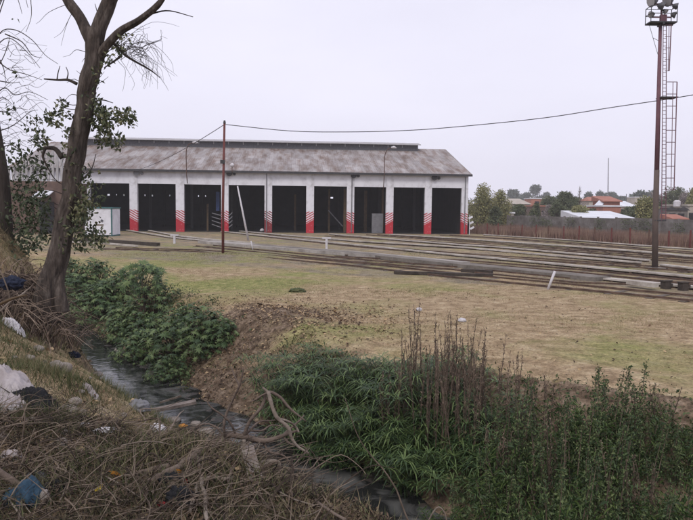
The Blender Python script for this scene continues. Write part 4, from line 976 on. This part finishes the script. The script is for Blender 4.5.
wl = [(568,366,11.6),(582,372,11.4),(595,382,11.2),(607,368,11.5),(618,363,11.6),(632,374,11.3),(645,366,11.5),(658,384,11.2),(672,380,11.3),(686,392,11.1),(560,392,11.0),(540,380,11.6),(525,390,11.4),(510,382,11.8),(574,400,10.5),(590,408,10.3),(606,402,10.4),(622,398,10.5),(638,404,10.3),(654,410,10.2),(670,408,10.2),(688,414,10.1),
      (548,418,10.2),(530,424,10.3),(512,420,10.5),(496,428,10.7),(566,432,9.6),(584,438,9.5),(602,436,9.5),(620,432,9.5),(640,436,9.4),(660,440,9.3),(680,442,9.2),(478,446,10.6),(500,452,10.0),(522,454,9.7),(544,456,9.4),(566,462,9.0),(590,466,8.9),(614,466,8.8),(640,468,8.7),(664,470,8.6),(688,472,8.6),(470,474,10.2),(492,482,9.6),(516,486,9.2),(540,490,8.9),(452,490,10.2),(564,494,8.6),(590,496,8.5),(616,498,8.4)]
# neighbours that nothing tells apart share one label
for i2, (px, ytop, Y) in enumerate(wl):
    Y = Y-(1.25 if i2 < 14 else .5); t = P(px, ytop, Y); z = tz(t.x, t.y); k = i2 % 3; o = wp_[k] if first[k] else copy_tree(wp_[k]); first[k] = False
    s = max(.6, (t.z-z)/1.05)*R.uniform(.75,1.05); o.location = (t.x, Y, z-.03); o.scale = (max(.85,min(1.25,s*1.1)),max(.85,min(1.25,s*1.1)),s); o.rotation_euler = (0,0,R.uniform(0,6))
    if i2 < 10: lb = 'upright green weed rising against the field, %s from the left' % ORD[i2]
    else: lb = 'leafy dark green weed crowding the lower right bank'
    o['label'] = lb

# undergrowth: leafy ground cover on both banks (stuff)
m = MB(); ru = np.random.RandomState(5)
NU = 170000; xs = ru.uniform(-14, 9.5, NU); ys = ru.uniform(5, 26, NU); ds = sdist(xs, ys); zs = TZ(xs, ys)
for x, y, d, z in zip(xs, ys, ds, zs):
    keep = False; top = .22
    if -4.4 < d < -.7:
        if x > -1.6: keep = d > -3.1; top = (.45 if x > 1.5 else .3)*min(1, d+3.4)
        elif x < -3.9 and d > -3.4 and y > 15: keep = ru.rand() < .8; top = .35
        else: keep = d > -3.2 and ru.rand() < .10; top = .06
    elif .6 < d < 1.6 and x > -3: keep = ru.rand() < .35; top = .15
    if x > 1.6 and -3.9 < d < .9: keep = ru.rand() < .95+min(0,(d+2.9)); top = .65*max(.2, min(1, (d+3.9)/1.6))
    if keep and mnoise.noise(Vector((x*.9, y*.9, 2))) > (-.4 if x < 1.6 else -.9): m.leaf((x, y, z+ru.rand()**1.6*top*(1+mnoise.noise(Vector((x*1.5,y*1.5,7))))), ru.uniform(.03,.095), R)
tag(m.build('undergrowth', under_m), 'low dark leafy undergrowth covering the ditch banks', 'undergrowth', kind='stuff')

# grass
m = MB(); NG = 210000; xs = ru.uniform(-1, 1, NG); yy = 10+(ru.rand(NG)**1.4)*38; xs = xs*yy*.62; ds = sdist(xs, yy); zs = TZ(xs, yy)
for x, y, d, z in zip(xs, yy, ds, zs):
    if d > -3.3: continue
    g_ = mnoise.noise(Vector((x*.3, y*.3, 0)))
    lit = math.exp(-((x+2.7)/3.0)**2-((y-19.2)/2.3)**2)
    if R.random() < lit*.9 or R.random() > .6+1.2*g_: continue
    m.blade((x, y, z-.01), R.uniform(.015,.05)*(1+g_), R.uniform(.008,.02)*(y/20), R.uniform(.01,.06), R)
tag(m.build('field_grass', grass_m), 'short patchy yellow green grass on the field', 'grass', kind='stuff')
m = MB(); n = 170000; xs = ru.uniform(-8, 1.2, n); yy = ru.uniform(3.2, 14, n); ds = sdist(xs, yy); zs = TZ(xs, yy)
for x, y, d, z in zip(xs, yy, ds, zs):
    if d < .7 or y < 3.2: continue
    g_ = mnoise.noise(Vector((x*.8, y*.8, 4)))
    if R.random() > .55+1.3*g_: continue
    m.blade((x, y, z-.01), R.uniform(.04,.15)*(1+g_*.8), R.uniform(.005,.011), R.uniform(.03,.14), R)
tag(m.build('bank_grass', bgrass_m), 'tangled green and straw grass on the near bank slope', 'grass', kind='stuff')

# leaf litter
m = MB(); n = 110000; xs = ru.uniform(-9, 8, n); yy = ru.uniform(4, 26, n); ds = sdist(xs, yy); zs = TZ(xs, yy)
for x, y, d, z in zip(xs, yy, ds, zs):
    lit = math.exp(-((x+2.6)/2.9)**2-((y-18.6)/2.6)**2) if d < -.8 else 0
    pr_ = max(lit*1.3, .55 if -3.2 < d < -.75 and x < -1.4 else 0, .02 if d < -3.2 else 0, .4 if d > .8 and y < 7 else (.16 if d > .8 else 0))
    if R.random() < pr_*(1.0+1.6*mnoise.noise(Vector((x*1.6,y*1.6,3)))): m.leaf((x, y, z+.012), R.uniform(.025,.06)+R.random()**4*.07, R, .55, .7)
tag(m.build('leaf_litter', litter_m), 'scattered brown and tan fallen leaves', 'leaf litter', kind='stuff')

# ------------------------------------------------------------------ near bank debris
# bramble on the left bank
m = MB(); rb = random.Random(17)
for k in range(1500):
    px = rb.uniform(-25, 84); py = rb.uniform(280, 352)
    if py > 352-(84-px)*.05 and px < 20: continue
    if py > 300+(px+25)*.55+10: continue
    p = hit(px, py); l = rb.uniform(.25,.8); a = rb.uniform(0,2*PI)
    q1 = p+Vector((math.cos(a)*l*.4, math.sin(a)*l*.4, rb.uniform(.1,.4))); q2 = p+Vector((math.cos(a)*l, math.sin(a)*l, rb.uniform(-.1,.35)))
    m.tube(curve([p-Vector((0,0,.03)), q1, q2], 3), [.009,.008,.008,.007,.006,.005,.003], 3)
tag(m.build('bramble_thicket', dead_m), 'brown tangled thicket of dead brambles under the left trees', 'bramble', kind='stuff')
# twig heap
m = MB()
for k in range(3600):
    x = rb.uniform(-3.4, -.05); y = rb.uniform(3.1, 5.3)
    if rb.random() < .25: y = rb.uniform(5.2, 6.4)
    z = tz(x, y); l = rb.uniform(.1,.55)*(.6 if y > 5.2 or x > -.4 else 1)*(.6 if rb.random() < .6 else 1); a = rb.gauss(.5, .8) if rb.random() < .6 else rb.uniform(0, PI)
    d = Vector((math.cos(a)*l, math.sin(a)*l*.7, rb.uniform(-.12,.16))); p = Vector((x, y, z+rb.uniform(-.02,.09)))
    bend = Vector((rb.uniform(-.1,.1), rb.uniform(-.1,.1), rb.uniform(-.02,.12)))*l
    m.tube(curve([p, p+d*.35+bend, p+d*.7+bend*.5, p+d], 3), lerpr([rb.uniform(.0015,.0055), .001], 10), 3)
for k in range(150):
    x = rb.uniform(-3.2, 0); y = rb.uniform(3.3, 5.3); p = Vector((x, y, tz(x,y)+.02)); l = rb.uniform(.3,.8); a = rb.uniform(0, 2*PI); pts = [p]; 
    for q_ in range(5):
        a += rb.gauss(0,.7); e = pts[-1]+Vector((math.cos(a), math.sin(a)*.8, 0))*l*.22; e.z = max(tz(e.x,e.y)+.01, pts[-1].z+rb.uniform(-.07,.08)); pts.append(e)
    m.tube(curve(pts, 3), lerpr([rb.uniform(.004,.009), .002], 16), 4)
tag(m.build('twig_heap', twig_m), 'tangled heap of dead twigs and vines in the foreground', 'twigs', kind='stuff')
m = MB()
for k in range(45000):
    x = rb.uniform(-3.6,.35); y = rb.uniform(3.2,5.5); z = tz(x, y); m.leaf((x,y,z+rb.uniform(0,.06)), rb.uniform(.012,.04), rb, .2, .35)
tag(m.build('dry_leaves', dleaf_m), 'crushed dry leaves among the foreground twigs', 'dry leaves', kind='stuff')

def PS(px, py, Y, m_=.12):
    h = hit(px, py); return P(px, py, min(Y, h.y-m_)) if h.y < 9 else P(px, py, Y)
def branch(name, pts, r, mt, label, lift=True, subs=(), n=8, cat='branch'):
    """pts: (px, py, Y)"""
    q = [PS(a, b3, c2) for a, b3, c2 in pts]; m = MB(); c = curve(q, 6); rr_ = lerpr(r, len(c))
    c = [p+Vector((mnoise.noise(p*9), mnoise.noise(p*9+Vector((5,0,0))), mnoise.noise(p*9+Vector((0,7,0)))))*rr_[i]*.9 for i, p in enumerate(c)]
    rr_ = [v*(1+.22*mnoise.noise(c[i]*25)) for i, v in enumerate(rr_)]
    m.tube(c, rr_, n)
    for s in subs:
        q = [PS(a, b3, c2) for a, b3, c2 in s[0]]; c = curve(q, 5); rs_ = lerpr(s[1], len(c)); c = [p+Vector((mnoise.noise(p*9), 0, mnoise.noise(p*9+Vector((0,7,0)))))*rs_[i]*.8 for i, p in enumerate(c)]; m.tube(c, rs_, n-2)
    return tag(m.build(name, mt, sm=True, origin=PS(*pts[0])), label, cat)
branch('forked_branch', [(150,482,4.7),(172,473,4.7),(195,456,4.7),(212,445,4.65),(225,438,4.6),(243,437,4.6),(262,441,4.6),(282,436,4.6),(299,430,4.6)], [.024,.026,.026,.024,.021,.02,.018,.014,.009], twig_brown, 'grey brown crooked dead branch arching over the stream',
    subs=(([(225,438,4.6),(224,425,4.55),(230,405,4.55),(240,385,4.5),(243,368,4.5)], [.011,.009,.007,.004]), ([(243,437,4.6),(250,420,4.6),(262,406,4.6),(268,392,4.6),(279,397,4.6),(292,410,4.6),(306,421,4.6)], [.014,.013,.012,.011,.010,.008,.004]), ([(246,438,4.6),(240,455,4.6),(232,470,4.55),(228,482,4.5)], [.014,.012,.008]),
          ([(243,437,4.6),(250,430,4.65),(256,424,4.7),(262,421,4.75),(275,420,4.8)], [.008,.008,.006,.004]), ([(282,436,4.6),(288,430,4.65),(300,420,4.7),(304,415,4.75)], [.008,.007,.004]), ([(225,438,4.6),(208,452,4.5),(190,470,4.5),(170,485,4.45)], [.014,.016,.015]), ([(195,456,4.7),(180,462,4.75),(160,465,4.8)], [.012,.01,.006]),
          ([(230,442,4.6),(224,455,4.55),(214,470,4.5)], [.008,.007,.004])))
branch('pale_branch', [(268,392,4.5),(272,406,4.48),(278,418,4.45),(288,428,4.45),(292,438,4.45),(298,446,4.45),(309,453,4.45)], [.012,.013,.013,.012,.011,.009,.006], twig_pale, 'pale bent twig looping highest over the water', subs=(([(278,418,4.45),(288,421,4.5),(296,427,4.55),(299,432,4.55)], [.01,.008,.006]), ([(270,394,4.5),(262,388,4.5)], [.011,.007])))
branch('pale_branch', [(244,440,4.45),(245,450,4.45),(254,463,4.45),(260,470,4.45),(257,478,4.45)], [.012,.013,.013,.012,.014], twig_pale, 'pale stubby branch hanging beside the upright plank', subs=(([(260,470,4.45),(270,462,4.45),(278,463,4.45),(279,471,4.45)], [.011,.01,.011,.009]),))
branch('pale_branch', [(190,512,4.3),(196,492,4.4),(200,480,4.4),(214,478,4.4),(230,478,4.5),(246,470,4.5),(264,462,4.6),(278,462,4.6),(280,470,4.6)], [.010,.012,.015,.013,.012,.012,.011,.010,.010], twig_pale, 'pale gnarled branch curving low across the heap')
branch('pale_branch', [(197,457,4.7),(201,478,4.5),(205,500,4.3),(208,525,4.1)], [.011,.012,.012,.011], twig_pale, 'pale straight branch dropping to the bottom edge')
branch('brown_branch', [(130,475,4.9),(150,470,4.85),(172,464,4.8),(197,455,4.75)], [.014,.021,.023,.02], twig_brown, 'thick brown branch lying at the middle of the heap')
branch('brown_branch', [(-5,470,3.9),(10,478,3.9),(24,488,3.9)], [.02,.019,.016], twig_brown, 'thick reddish brown stick at the left edge')
branch('brown_branch', [(297,475,4.4),(305,488,4.3),(318,502,4.2),(345,520,4.1)], [.005,.007,.008,.008], twig_brown, 'long thin brown branch leaning towards the bottom centre')
branch('vine_loop', [(116,478,4.6),(130,476,4.55),(142,480,4.5),(147,490,4.45),(144,502,4.4),(130,510,4.3),(110,512,4.3)], [.006,.006,.007,.007,.007,.006,.005], twig_m, 'dark looped vine in the middle of the twig heap')
branch('thin_branch', [(345,398,5.6),(360,440,5.4),(392,482,5.1),(410,525,4.8)], [.002,.004,.006,.007], twig_m, 'thin curving twig standing in front of the sedge')
branch('thin_branch', [(426,525,4.6),(437,508,4.6),(444,512,4.6),(448,525,4.6)], [.005,.006,.005,.005], twig_pale, 'small arched pale twig at the bottom edge centre')
branch('thin_branch', [(0,311,7.5),(12,300,7.6),(24,293,7.7),(34,283,7.8)], [.014,.012,.01,.004], twig_pale, 'yellowish slanting stick on the left bank, the upper one')
branch('thin_branch', [(-4,306,7.3),(12,299,7.3),(27,295,7.4)], [.016,.014,.008], ochre_m, 'yellowish stick on the left bank, the lower one')
branch('thin_branch', [(0,270,8.5),(8,290,8.4),(10,305,8.3)], [.008,.008,.006], twig_m, 'upright grey twig near the left edge')
branch('thin_branch', [(21,398,4.7),(25,415,4.7),(22,440,4.6),(20,455,4.6)], [.002,.004,.005,.006], twig_m, 'dark upright twig below the pale plastic sheet',subs=(([(22,420,4.7),(28,404,4.8),(40,400,4.9),(50,407,5.0),(85,420,5.2)],[.003,.004,.003,.002]),))
branch('thin_branch', [(168,418,6.4),(176,435,6.2),(180,452,6.0)], [.004,.008,.009], twig_m, 'short dark twig sticking up left of the plank',)
branch('thin_branch', [(155,462,5.2),(168,432,5.4),(178,416,5.6),(184,410,5.8)], [.007,.008,.006,.003], twig_pale, 'pale curved stick in front of the plank over the stream')
for k in range(26):
    x = rb.uniform(5,320); y = rb.uniform(445,515)+max(0,(x-150)*.1); 
    if y > 518: y = 512
    Yd = rb.uniform(3.9,4.7); a = rb.uniform(-1.2,1.2); l = rb.uniform(18,60)
    branch('loose_stick', [(x,y,Yd),(x+l*.5*math.cos(a),y-l*.5*math.sin(a)-rb.uniform(-5,6),Yd+.05),(x+l*math.cos(a),y-l*math.sin(a),Yd+.1)], [.005,.005,.002], rb.choice([twig_pale,twig_m,twig_brown]), 'thin loose dead stick tangled in the foreground heap', n=5, cat='stick')
for o in COL.objects:
    if o.name.startswith('loose_stick'): o['group'] = 'loose sticks in the foreground heap'

tw_ = [([(225,438,4.62),(218,428,4.66),(206,424,4.7),(196,428,4.75)],'left of the tall upright shoot'),([(262,441,4.62),(270,452,4.6),(284,456,4.6),(292,466,4.6)],'below the arching branch'),([(240,385,4.52),(234,376,4.55),(231,366,4.6)],'at the tip of the tall shoot'),([(268,392,4.55),(258,398,4.6),(250,402,4.65)],'below the highest loop'),
    ([(236,436,4.6),(228,420,4.55),(212,408,4.5),(205,398,4.5)],'pointing up left over the water'),([(282,436,4.6),(290,444,4.6),(304,447,4.6),(310,456,4.6)],'hanging at the right end of the arching branch'),([(212,445,4.6),(204,436,4.62),(190,430,4.66)],'nearest the stones in the water'),([(250,430,4.6),(262,431,4.65),(272,425,4.7),(286,427,4.75)],'crossing inside the loop')]
for pts, lb in tw_: branch('crooked_twig', pts, [.008,.007,.005,.003], twig_brown, 'thin crooked dead twig '+lb, n=6, cat='twig')
# grass tufts growing through the heap
m = MB()
for k in range(26000):
    x = rb.uniform(-3.4,.1); y = rb.uniform(3.1,5.6)
    if mnoise.noise(Vector((x*2.2, y*2.2, 1))) < .08: continue
    m.blade((x, y, tz(x,y)-.01), rb.uniform(.04,.14), rb.uniform(.003,.006), rb.uniform(.03,.12), rb)
tag(m.build('heap_grass', hgrass_m), 'wisps of grass growing through the foreground heap', 'grass', kind='stuff')
# plank across the stream
def plank(name, p, q, w, th, mt, label, cat='plank'):
    p = Vector(p); q = Vector(q); m = MB(); m.bar(p, q, w, th); return tag(m.build(name, mt), label, cat)
pa_ = G(148, 411.5, -1.45); pb2 = G(196, 401.5, -1.3)
plank('wooden_plank', pa_, pb2, .2, .06, plank_m, 'long weathered plank lying across the stream')
plank('wooden_plank', G(160,402.5,-1.42), G(181,396,-1.25), .05, .04, twig_pale, 'thin pale lath lying over the far end of the long plank')
plank('wooden_plank', PS(247,452,4.5,.2)+Vector((0,0,.02)), PS(272,524,4.2,.1)-Vector((0,0,.1)), .085, .05, plank_m, 'weathered plank standing upright out of the heap', 'plank')
plank('wooden_post', PS(303,487,4.4), PS(303.5,512,4.3)-Vector((0,0,.1)), .045, .045, twig_pale, 'short pale wooden stump at the water edge', 'stump')
m = MB(); rm = random.Random(4)
for k in range(230):
    t = rm.random(); sx_ = -8.6+t*9.4
    yc = float(np.interp(sx_, CL[::-1,0], CL[::-1,1])); off_ = rm.choice((1,-1,1))*rm.uniform(.62,1.05)
    k2 = max(1, min(len(CL)-2, int(np.argmin(np.hypot(CL[:,0]-sx_, CL[:,1]-yc))))); tdir = CL[k2+1]-CL[k2-1]; tdir = tdir/np.linalg.norm(tdir)
    cx, cy = sx_+tdir[1]*off_, yc-tdir[0]*off_; r = rm.uniform(.08,.3); a0 = rm.uniform(0,6); n_ = 9; o_ = len(m.v)
    m.v.append((cx, cy, -1.6+rm.uniform(.01,.04)))
    for q_ in range(n_):
        rr2 = r*rm.uniform(.6,1.25); m.v.append((cx+math.cos(a0+q_*2*PI/n_)*rr2, cy+math.sin(a0+q_*2*PI/n_)*rr2*.8, -1.64))
    for q_ in range(n_): m.f.append((o_, o_+1+q_, o_+1+(q_+1) % n_))
tag(m.build('mud_margin', mud_m, sm=True), 'ragged dark mud along the edges of the stream', 'mud', kind='stuff')
# litter and stones
def at(px, py, up=0.0): p = hit(px, py); return Vector((p.x, p.y, p.z+up))
def sheet(name, mt, px, py, sx, sy, h, seed, label, cat, rz=0.0, fold=.035, up=.0):
    p = at(px, py); n = 44; m = MB(); off = Vector((seed*2.3, seed*1.1, 0))
    for i in range(n+1):
        for j in range(n+1):
            u, v = i/n*2-1, j/n*2-1; r = math.hypot(u, v); e = 1+.28*mnoise.noise(Vector((math.atan2(v,u)*1.1, seed, 0)))
            x, y = u*sx*e, v*sy*e
            a = u*.8+v*.6
            rid = 1-abs(mnoise.noise(Vector((a*3.2, (u-v)*.9, 0))+off))*2.6
            z = h*max(0, 1-r*r)**.7+fold*rid+fold*.5*(1-abs(mnoise.noise(Vector((u*6, v*6, 3))+off))*3)
            cx, cy = math.cos(rz)*x-math.sin(rz)*y, math.sin(rz)*x+math.cos(rz)*y
            g0 = tz(p.x+cx, p.y+cy)-p.z
            m.v.append((cx, cy, max(z, .012)*min(1, (1.25-r)*3 if r < 1.2 else .1)+g0+up))
    keep = lambda i, j: math.hypot(i/n*2-1, j/n*2-1) < 1.02+.18*mnoise.noise(Vector((i*.35, j*.35, seed)))
    for i in range(n):
        for j in range(n):
            if keep(i+.5, j+.5): m.f.append((i*(n+1)+j, (i+1)*(n+1)+j, (i+1)*(n+1)+j+1, i*(n+1)+j+1))
    return tag(m.build(name, mt, loc=p, sm=True), label, cat)
stones = [(64,371,.10,'round pale stone right of the plastic sheet'),(56,368,.09,'pinkish stone left of the round pale stone'),(97,376,.09,'pale stone in the grass, upper of the middle pair'),(102,381,.10,'pale stone in the grass, lower of the middle pair'),(38,351,.07,'small pale stone high on the left bank'),(30,360,.06,'small brownish stone on the bank above the sheet'),
    (146,404,.08,'stone at the water edge by the plank end'),(75,404,.07,'small pinkish stone beside the black bag'),(138,375,.11,'flat stone beside the shallow water'),(118,352,.12,'flat dark stone at the stream head'),(176,408,.1,'stone under the long plank'),(68,414,.08,'broken stone right below the black bag'),(29,425,.05,'small stone low on the bank')]
for i2, (px, py, s, lb) in enumerate(stones):
    p = at(px, py, s*.25); tag(blob('stone', stone_m, p, (s*R.uniform(.9,1.3), s, s*R.uniform(.6,.85)), i2+3, .2, 3, 1.6, rz=R.uniform(0,3)), lb, 'stone', 'stones on the banks')
for i2 in range(40):
    px, py = R.uniform(0,170), R.uniform(345,450); p = at(px, py); d = float(sdist([p.x],[p.y])[0])
    if d < .6: continue
    s = R.uniform(.015,.045); tag(blob('pebble', stone_m, p, (s*1.2, s, s*.7), i2+30, .25, 2, 1.6, rz=R.uniform(0,3)), 'small pale pebble lying in the bank grass', 'pebble', 'pebbles in the bank grass')
def trash(name, mt, px, py, sz, seed, label, cat, rough=.45, up=.3, freq=2.6, rz=0): 
    p = at(px, py, sz[2]*up); return tag(blob(name, mt, p, sz, seed, rough, 4, freq, rz=rz), label, cat)
sheet('plastic_sheet', pinkbag, -4, 396, .46, .26, .22, 4, 'large crumpled pale plastic sheet at the left edge', 'plastic sheet', -.5, .05)
sheet('plastic_sheet', pinkbag, 6, 412, .22, .14, .10, 5, 'smaller pinkish plastic sheet bundled below the large one', 'plastic sheet', .3, .04)
sheet('rubbish_bag', black_pl, 37, 408, .23, .17, .12, 6, 'dark torn rubbish bag beside the plastic sheet', 'bag', .2, .05)
sheet('white_bag', white_pl, 14, 331, .15, .10, .12, 7, 'bright white crumpled bag near the left edge', 'bag', .2, .04)
sheet('white_bag', pinkbag, 91, 393, .13, .06, .04, 8, 'crumpled whitish bag in the grass near the water', 'bag', -.6, .03)
trash('white_bag', white_pl, 157, 434, (.10,.09,.08), 9, 'white bag at the water edge below the plank', 'bag', .5, .3, 3)
trash('bottle_bundle', grey_box, 139, 411, (.13,.1,.09), 10, 'bluish white bundle at the left end of the plank', 'bundle', .4, .4, 3)
for i2, (px, py, s_, mt, lb, nm) in enumerate(((196,424,.10,stone_m,'brown stone in the water right of the plank, upper one','stone'),(206,432,.13,stone_m,'dark stone in the water right of the plank, lower one','stone'),(188,436,.09,black_pl,'black rag in the water below the plank','rag'),(213,440,.07,white_pl,'white scrap in the water beside the dark stones','scrap'),(183,426,.08,orange_l,'orange rag caught below the plank','rag'),(174,420,.12,stone_m,'mud caked stone just below the plank','stone'),(190,430,.14,bark_d,'mud lump among the stones below the plank','mud lump'))):
    p = G(px, py, -1.58); tag(blob(nm, mt, p, (s_*1.2,s_,s_*.6), 50+i2, .3, 3, 2.2), lb, nm)
trash('white_scrap', white_pl, 81, 426, (.07,.04,.015), 11, 'small white scrap on the bank, left of two', 'scrap', .4, .6, 3)
trash('white_scrap', white_pl, 107, 434, (.09,.05,.03), 12, 'small white scrap on the bank, right of two', 'scrap', .4, .6, 3)
trash('white_scrap', white_pl, 462, 322, (.10,.08,.06), 13, 'white scrap lying on the field behind the dead weeds', 'scrap', .4, .6, 3)
trash('white_scrap', white_pl, 419, 311, (.08,.07,.06), 14, 'small white scrap on the field above the tallest dead weed', 'scrap', .4, .6, 3)
trash('grass_clump', bgrass_m, 297, 292, (.26,.2,.10), 15, 'small dark clump of cut grass on the field', 'grass clump', .5, .3, 4)
def near(name, mt, px, py, Y, sz, seed, label, cat, rough=.45, freq=2.6):
    p = PS(px, py, Y, .03); return tag(blob(name, mt, p, sz, seed, rough, 4, freq, squash_bottom=False), label, cat)
near('blue_cloth', blue_cl, 30, 502, 4.0, (.09,.08,.12), 20, 'faded blue cloth hanging in the foreground heap', 'cloth', .4)
near('blue_cloth', blue_cl, 14, 502, 4.0, (.06,.05,.07), 21, 'darker scrap of blue cloth at the left edge of the heap', 'cloth', .5)
near('grey_bag', stone_m, 42, 503, 3.95, (.05,.04,.085), 22, 'pale grey bag beside the faded blue cloth', 'bag', .25, 1.8)
near('foil_scrap', lampmetal, 36, 480, 4.1, (.08,.05,.04), 23, 'greyish blue foil scrap above the blue cloth', 'scrap', .6, 4)
near('paper_carton', pinkbag, 11, 458, 4.6, (.07,.04,.055), 24, 'pale torn carton high on the left of the heap', 'carton', .3, 1.6)
near('black_lump', black_pl, 55, 492, 4.05, (.08,.05,.06), 25, 'black lump between the twigs beside the grey bag', 'bag', .5, 3)  # plain black lump set among the twigs
near('black_cloth', black_pl, 173, 484, 4.45, (.085,.06,.06), 26, 'black cloth bundle in the middle of the heap, upper one', 'cloth', .6, 3)
near('black_cloth', black_pl, 182, 502, 4.35, (.085,.06,.075), 27, 'black cloth bundle in the middle of the heap, lower one', 'cloth', .6, 3)
near('red_ribbon', red_cl, 168, 505, 4.22, (.05,.02,.02), 28, 'red strip beside the lower black cloth', 'ribbon', .6, 4)
near('red_ribbon', red_cl, 186, 486, 4.32, (.012,.012,.04), 29, 'red strip crossing the upper black cloth', 'ribbon', .5, 4)
near('navy_cloth', navy_cl, 12, 283, 9.5, (.15,.1,.09), 33, 'navy blue cloth caught under the left trees', 'cloth', .5, 3)
trash('navy_cloth', navy_cl, 72, 357, (.14,.10,.07), 34, 'dark blue scrap at the edge of the water', 'cloth', .6, .3, 3)
for px, py, mt, lb, nm in ((98,489,yellow_l,'bright yellow leaf lying left of the vine loop','yellow_leaf'),(116,475,orange_l,'orange yellow leaf on top of the heap','yellow_leaf'),(179,473,orange_l,'orange leaf above the black cloth','yellow_leaf')):
    p = PS(px, py, 4.3 if px < 150 else 4.45, .12); m = MB(); s = .055
    ax_ = Vector((.7,.1,.7)) if px == 98 else Vector((.8,-.2,-.3)); ax_.normalize(); sd = ax_.cross(Vector((0,1,.3))).normalized()*(.22 if px == 98 else .5); bk = Vector((0,-.05,.02))
    m.add([p-ax_*s, p+sd*s+bk*s*2, p+ax_*s*.9, p-sd*s+bk*s*2, p+ax_*s*.4+sd*s*.8, p-ax_*s*.4+sd*s*.7, p+ax_*s*.4-sd*s*.8, p-ax_*s*.4-sd*s*.7, p+Vector((0,-.004,.004))], [(0,5,8),(5,1,8),(1,4,8),(4,2,8),(2,6,8),(6,3,8),(3,7,8),(7,0,8)])
    tag(m.build(nm, mt), lb, 'leaf')

# ------------------------------------------------------------------ sky, haze, light
W = bpy.data.worlds.new('World'); scene.world = W; W.use_nodes = True; N = W.node_tree.nodes; L = W.node_tree.links
bg = N['Background']; sky = N.new('ShaderNodeTexSky'); sky.sky_type = 'NISHITA'; sky.sun_disc = False
sky.sun_elevation = math.radians(48); sky.sun_rotation = math.radians(200); sky.dust_density = 3
tc = N.new('ShaderNodeTexCoord'); nz = N.new('ShaderNodeTexNoise'); nz.inputs['Scale'].default_value = 1.6; nz.inputs['Detail'].default_value = 4
mp = N.new('ShaderNodeMapping'); mp.inputs['Scale'].default_value = (1,1,3); L.new(tc.outputs['Generated'], mp.inputs[0]); L.new(mp.outputs[0], nz.inputs[0])
cr = N.new('ShaderNodeValToRGB'); cr.color_ramp.elements[0].position = .25; cr.color_ramp.elements[1].position = .75
cr.color_ramp.elements[0].color = (7.3,7.2,8.6,1); cr.color_ramp.elements[1].color = (8.7,8.55,9.9,1); L.new(nz.outputs['Fac'], cr.inputs[0])
mx = N.new('ShaderNodeMix'); mx.data_type = 'RGBA'; mx.inputs[0].default_value = .96
L.new(sky.outputs[0], mx.inputs[6]); L.new(cr.outputs[0], mx.inputs[7]); L.new(mx.outputs[2], bg.inputs[0]); bg.inputs[1].default_value = .1
sd_ = bpy.data.lights.new('sun', 'SUN'); sd_.energy = 1.4; sd_.angle = math.radians(18); sd_.color = (1,.96,.9)
so = bpy.data.objects.new('sun', sd_); COL.objects.link(so)
el, az = math.radians(48), math.radians(200)
dv = Vector((math.sin(az)*math.cos(el), math.cos(az)*math.cos(el), math.sin(el))); so.rotation_euler = dv.to_track_quat('Z', 'Y').to_euler()
hz = MB(); hz.bb(-1200,1200,-1200,1200,-4,60); hm_ = bpy.data.materials.new('haze air'); hm_.use_nodes = True; N, L = nodes(hm_)
N.remove(N['Principled BSDF']); pv = N.new('ShaderNodeVolumePrincipled'); pv.inputs['Density'].default_value = .0005; pv.inputs['Color'].default_value = (.95,.95,1.0,1)
L.new(pv.outputs[0], N['Material Output'].inputs['Volume']); tag(hz.build('haze', hm_), 'thin pale haze filling the air', kind='stuff')

scene.view_settings.view_transform = 'Standard'; scene.view_settings.look = 'None'; scene.view_settings.gamma = 1; scene.view_settings.exposure = 0.16; scene.view_settings.use_curve_mapping = False
scene.render.engine = 'CYCLES'; scene.cycles.use_denoising = True; scene.cycles.max_bounces = 6; scene.cycles.volume_bounces = 1
bpy.context.view_layer.update()
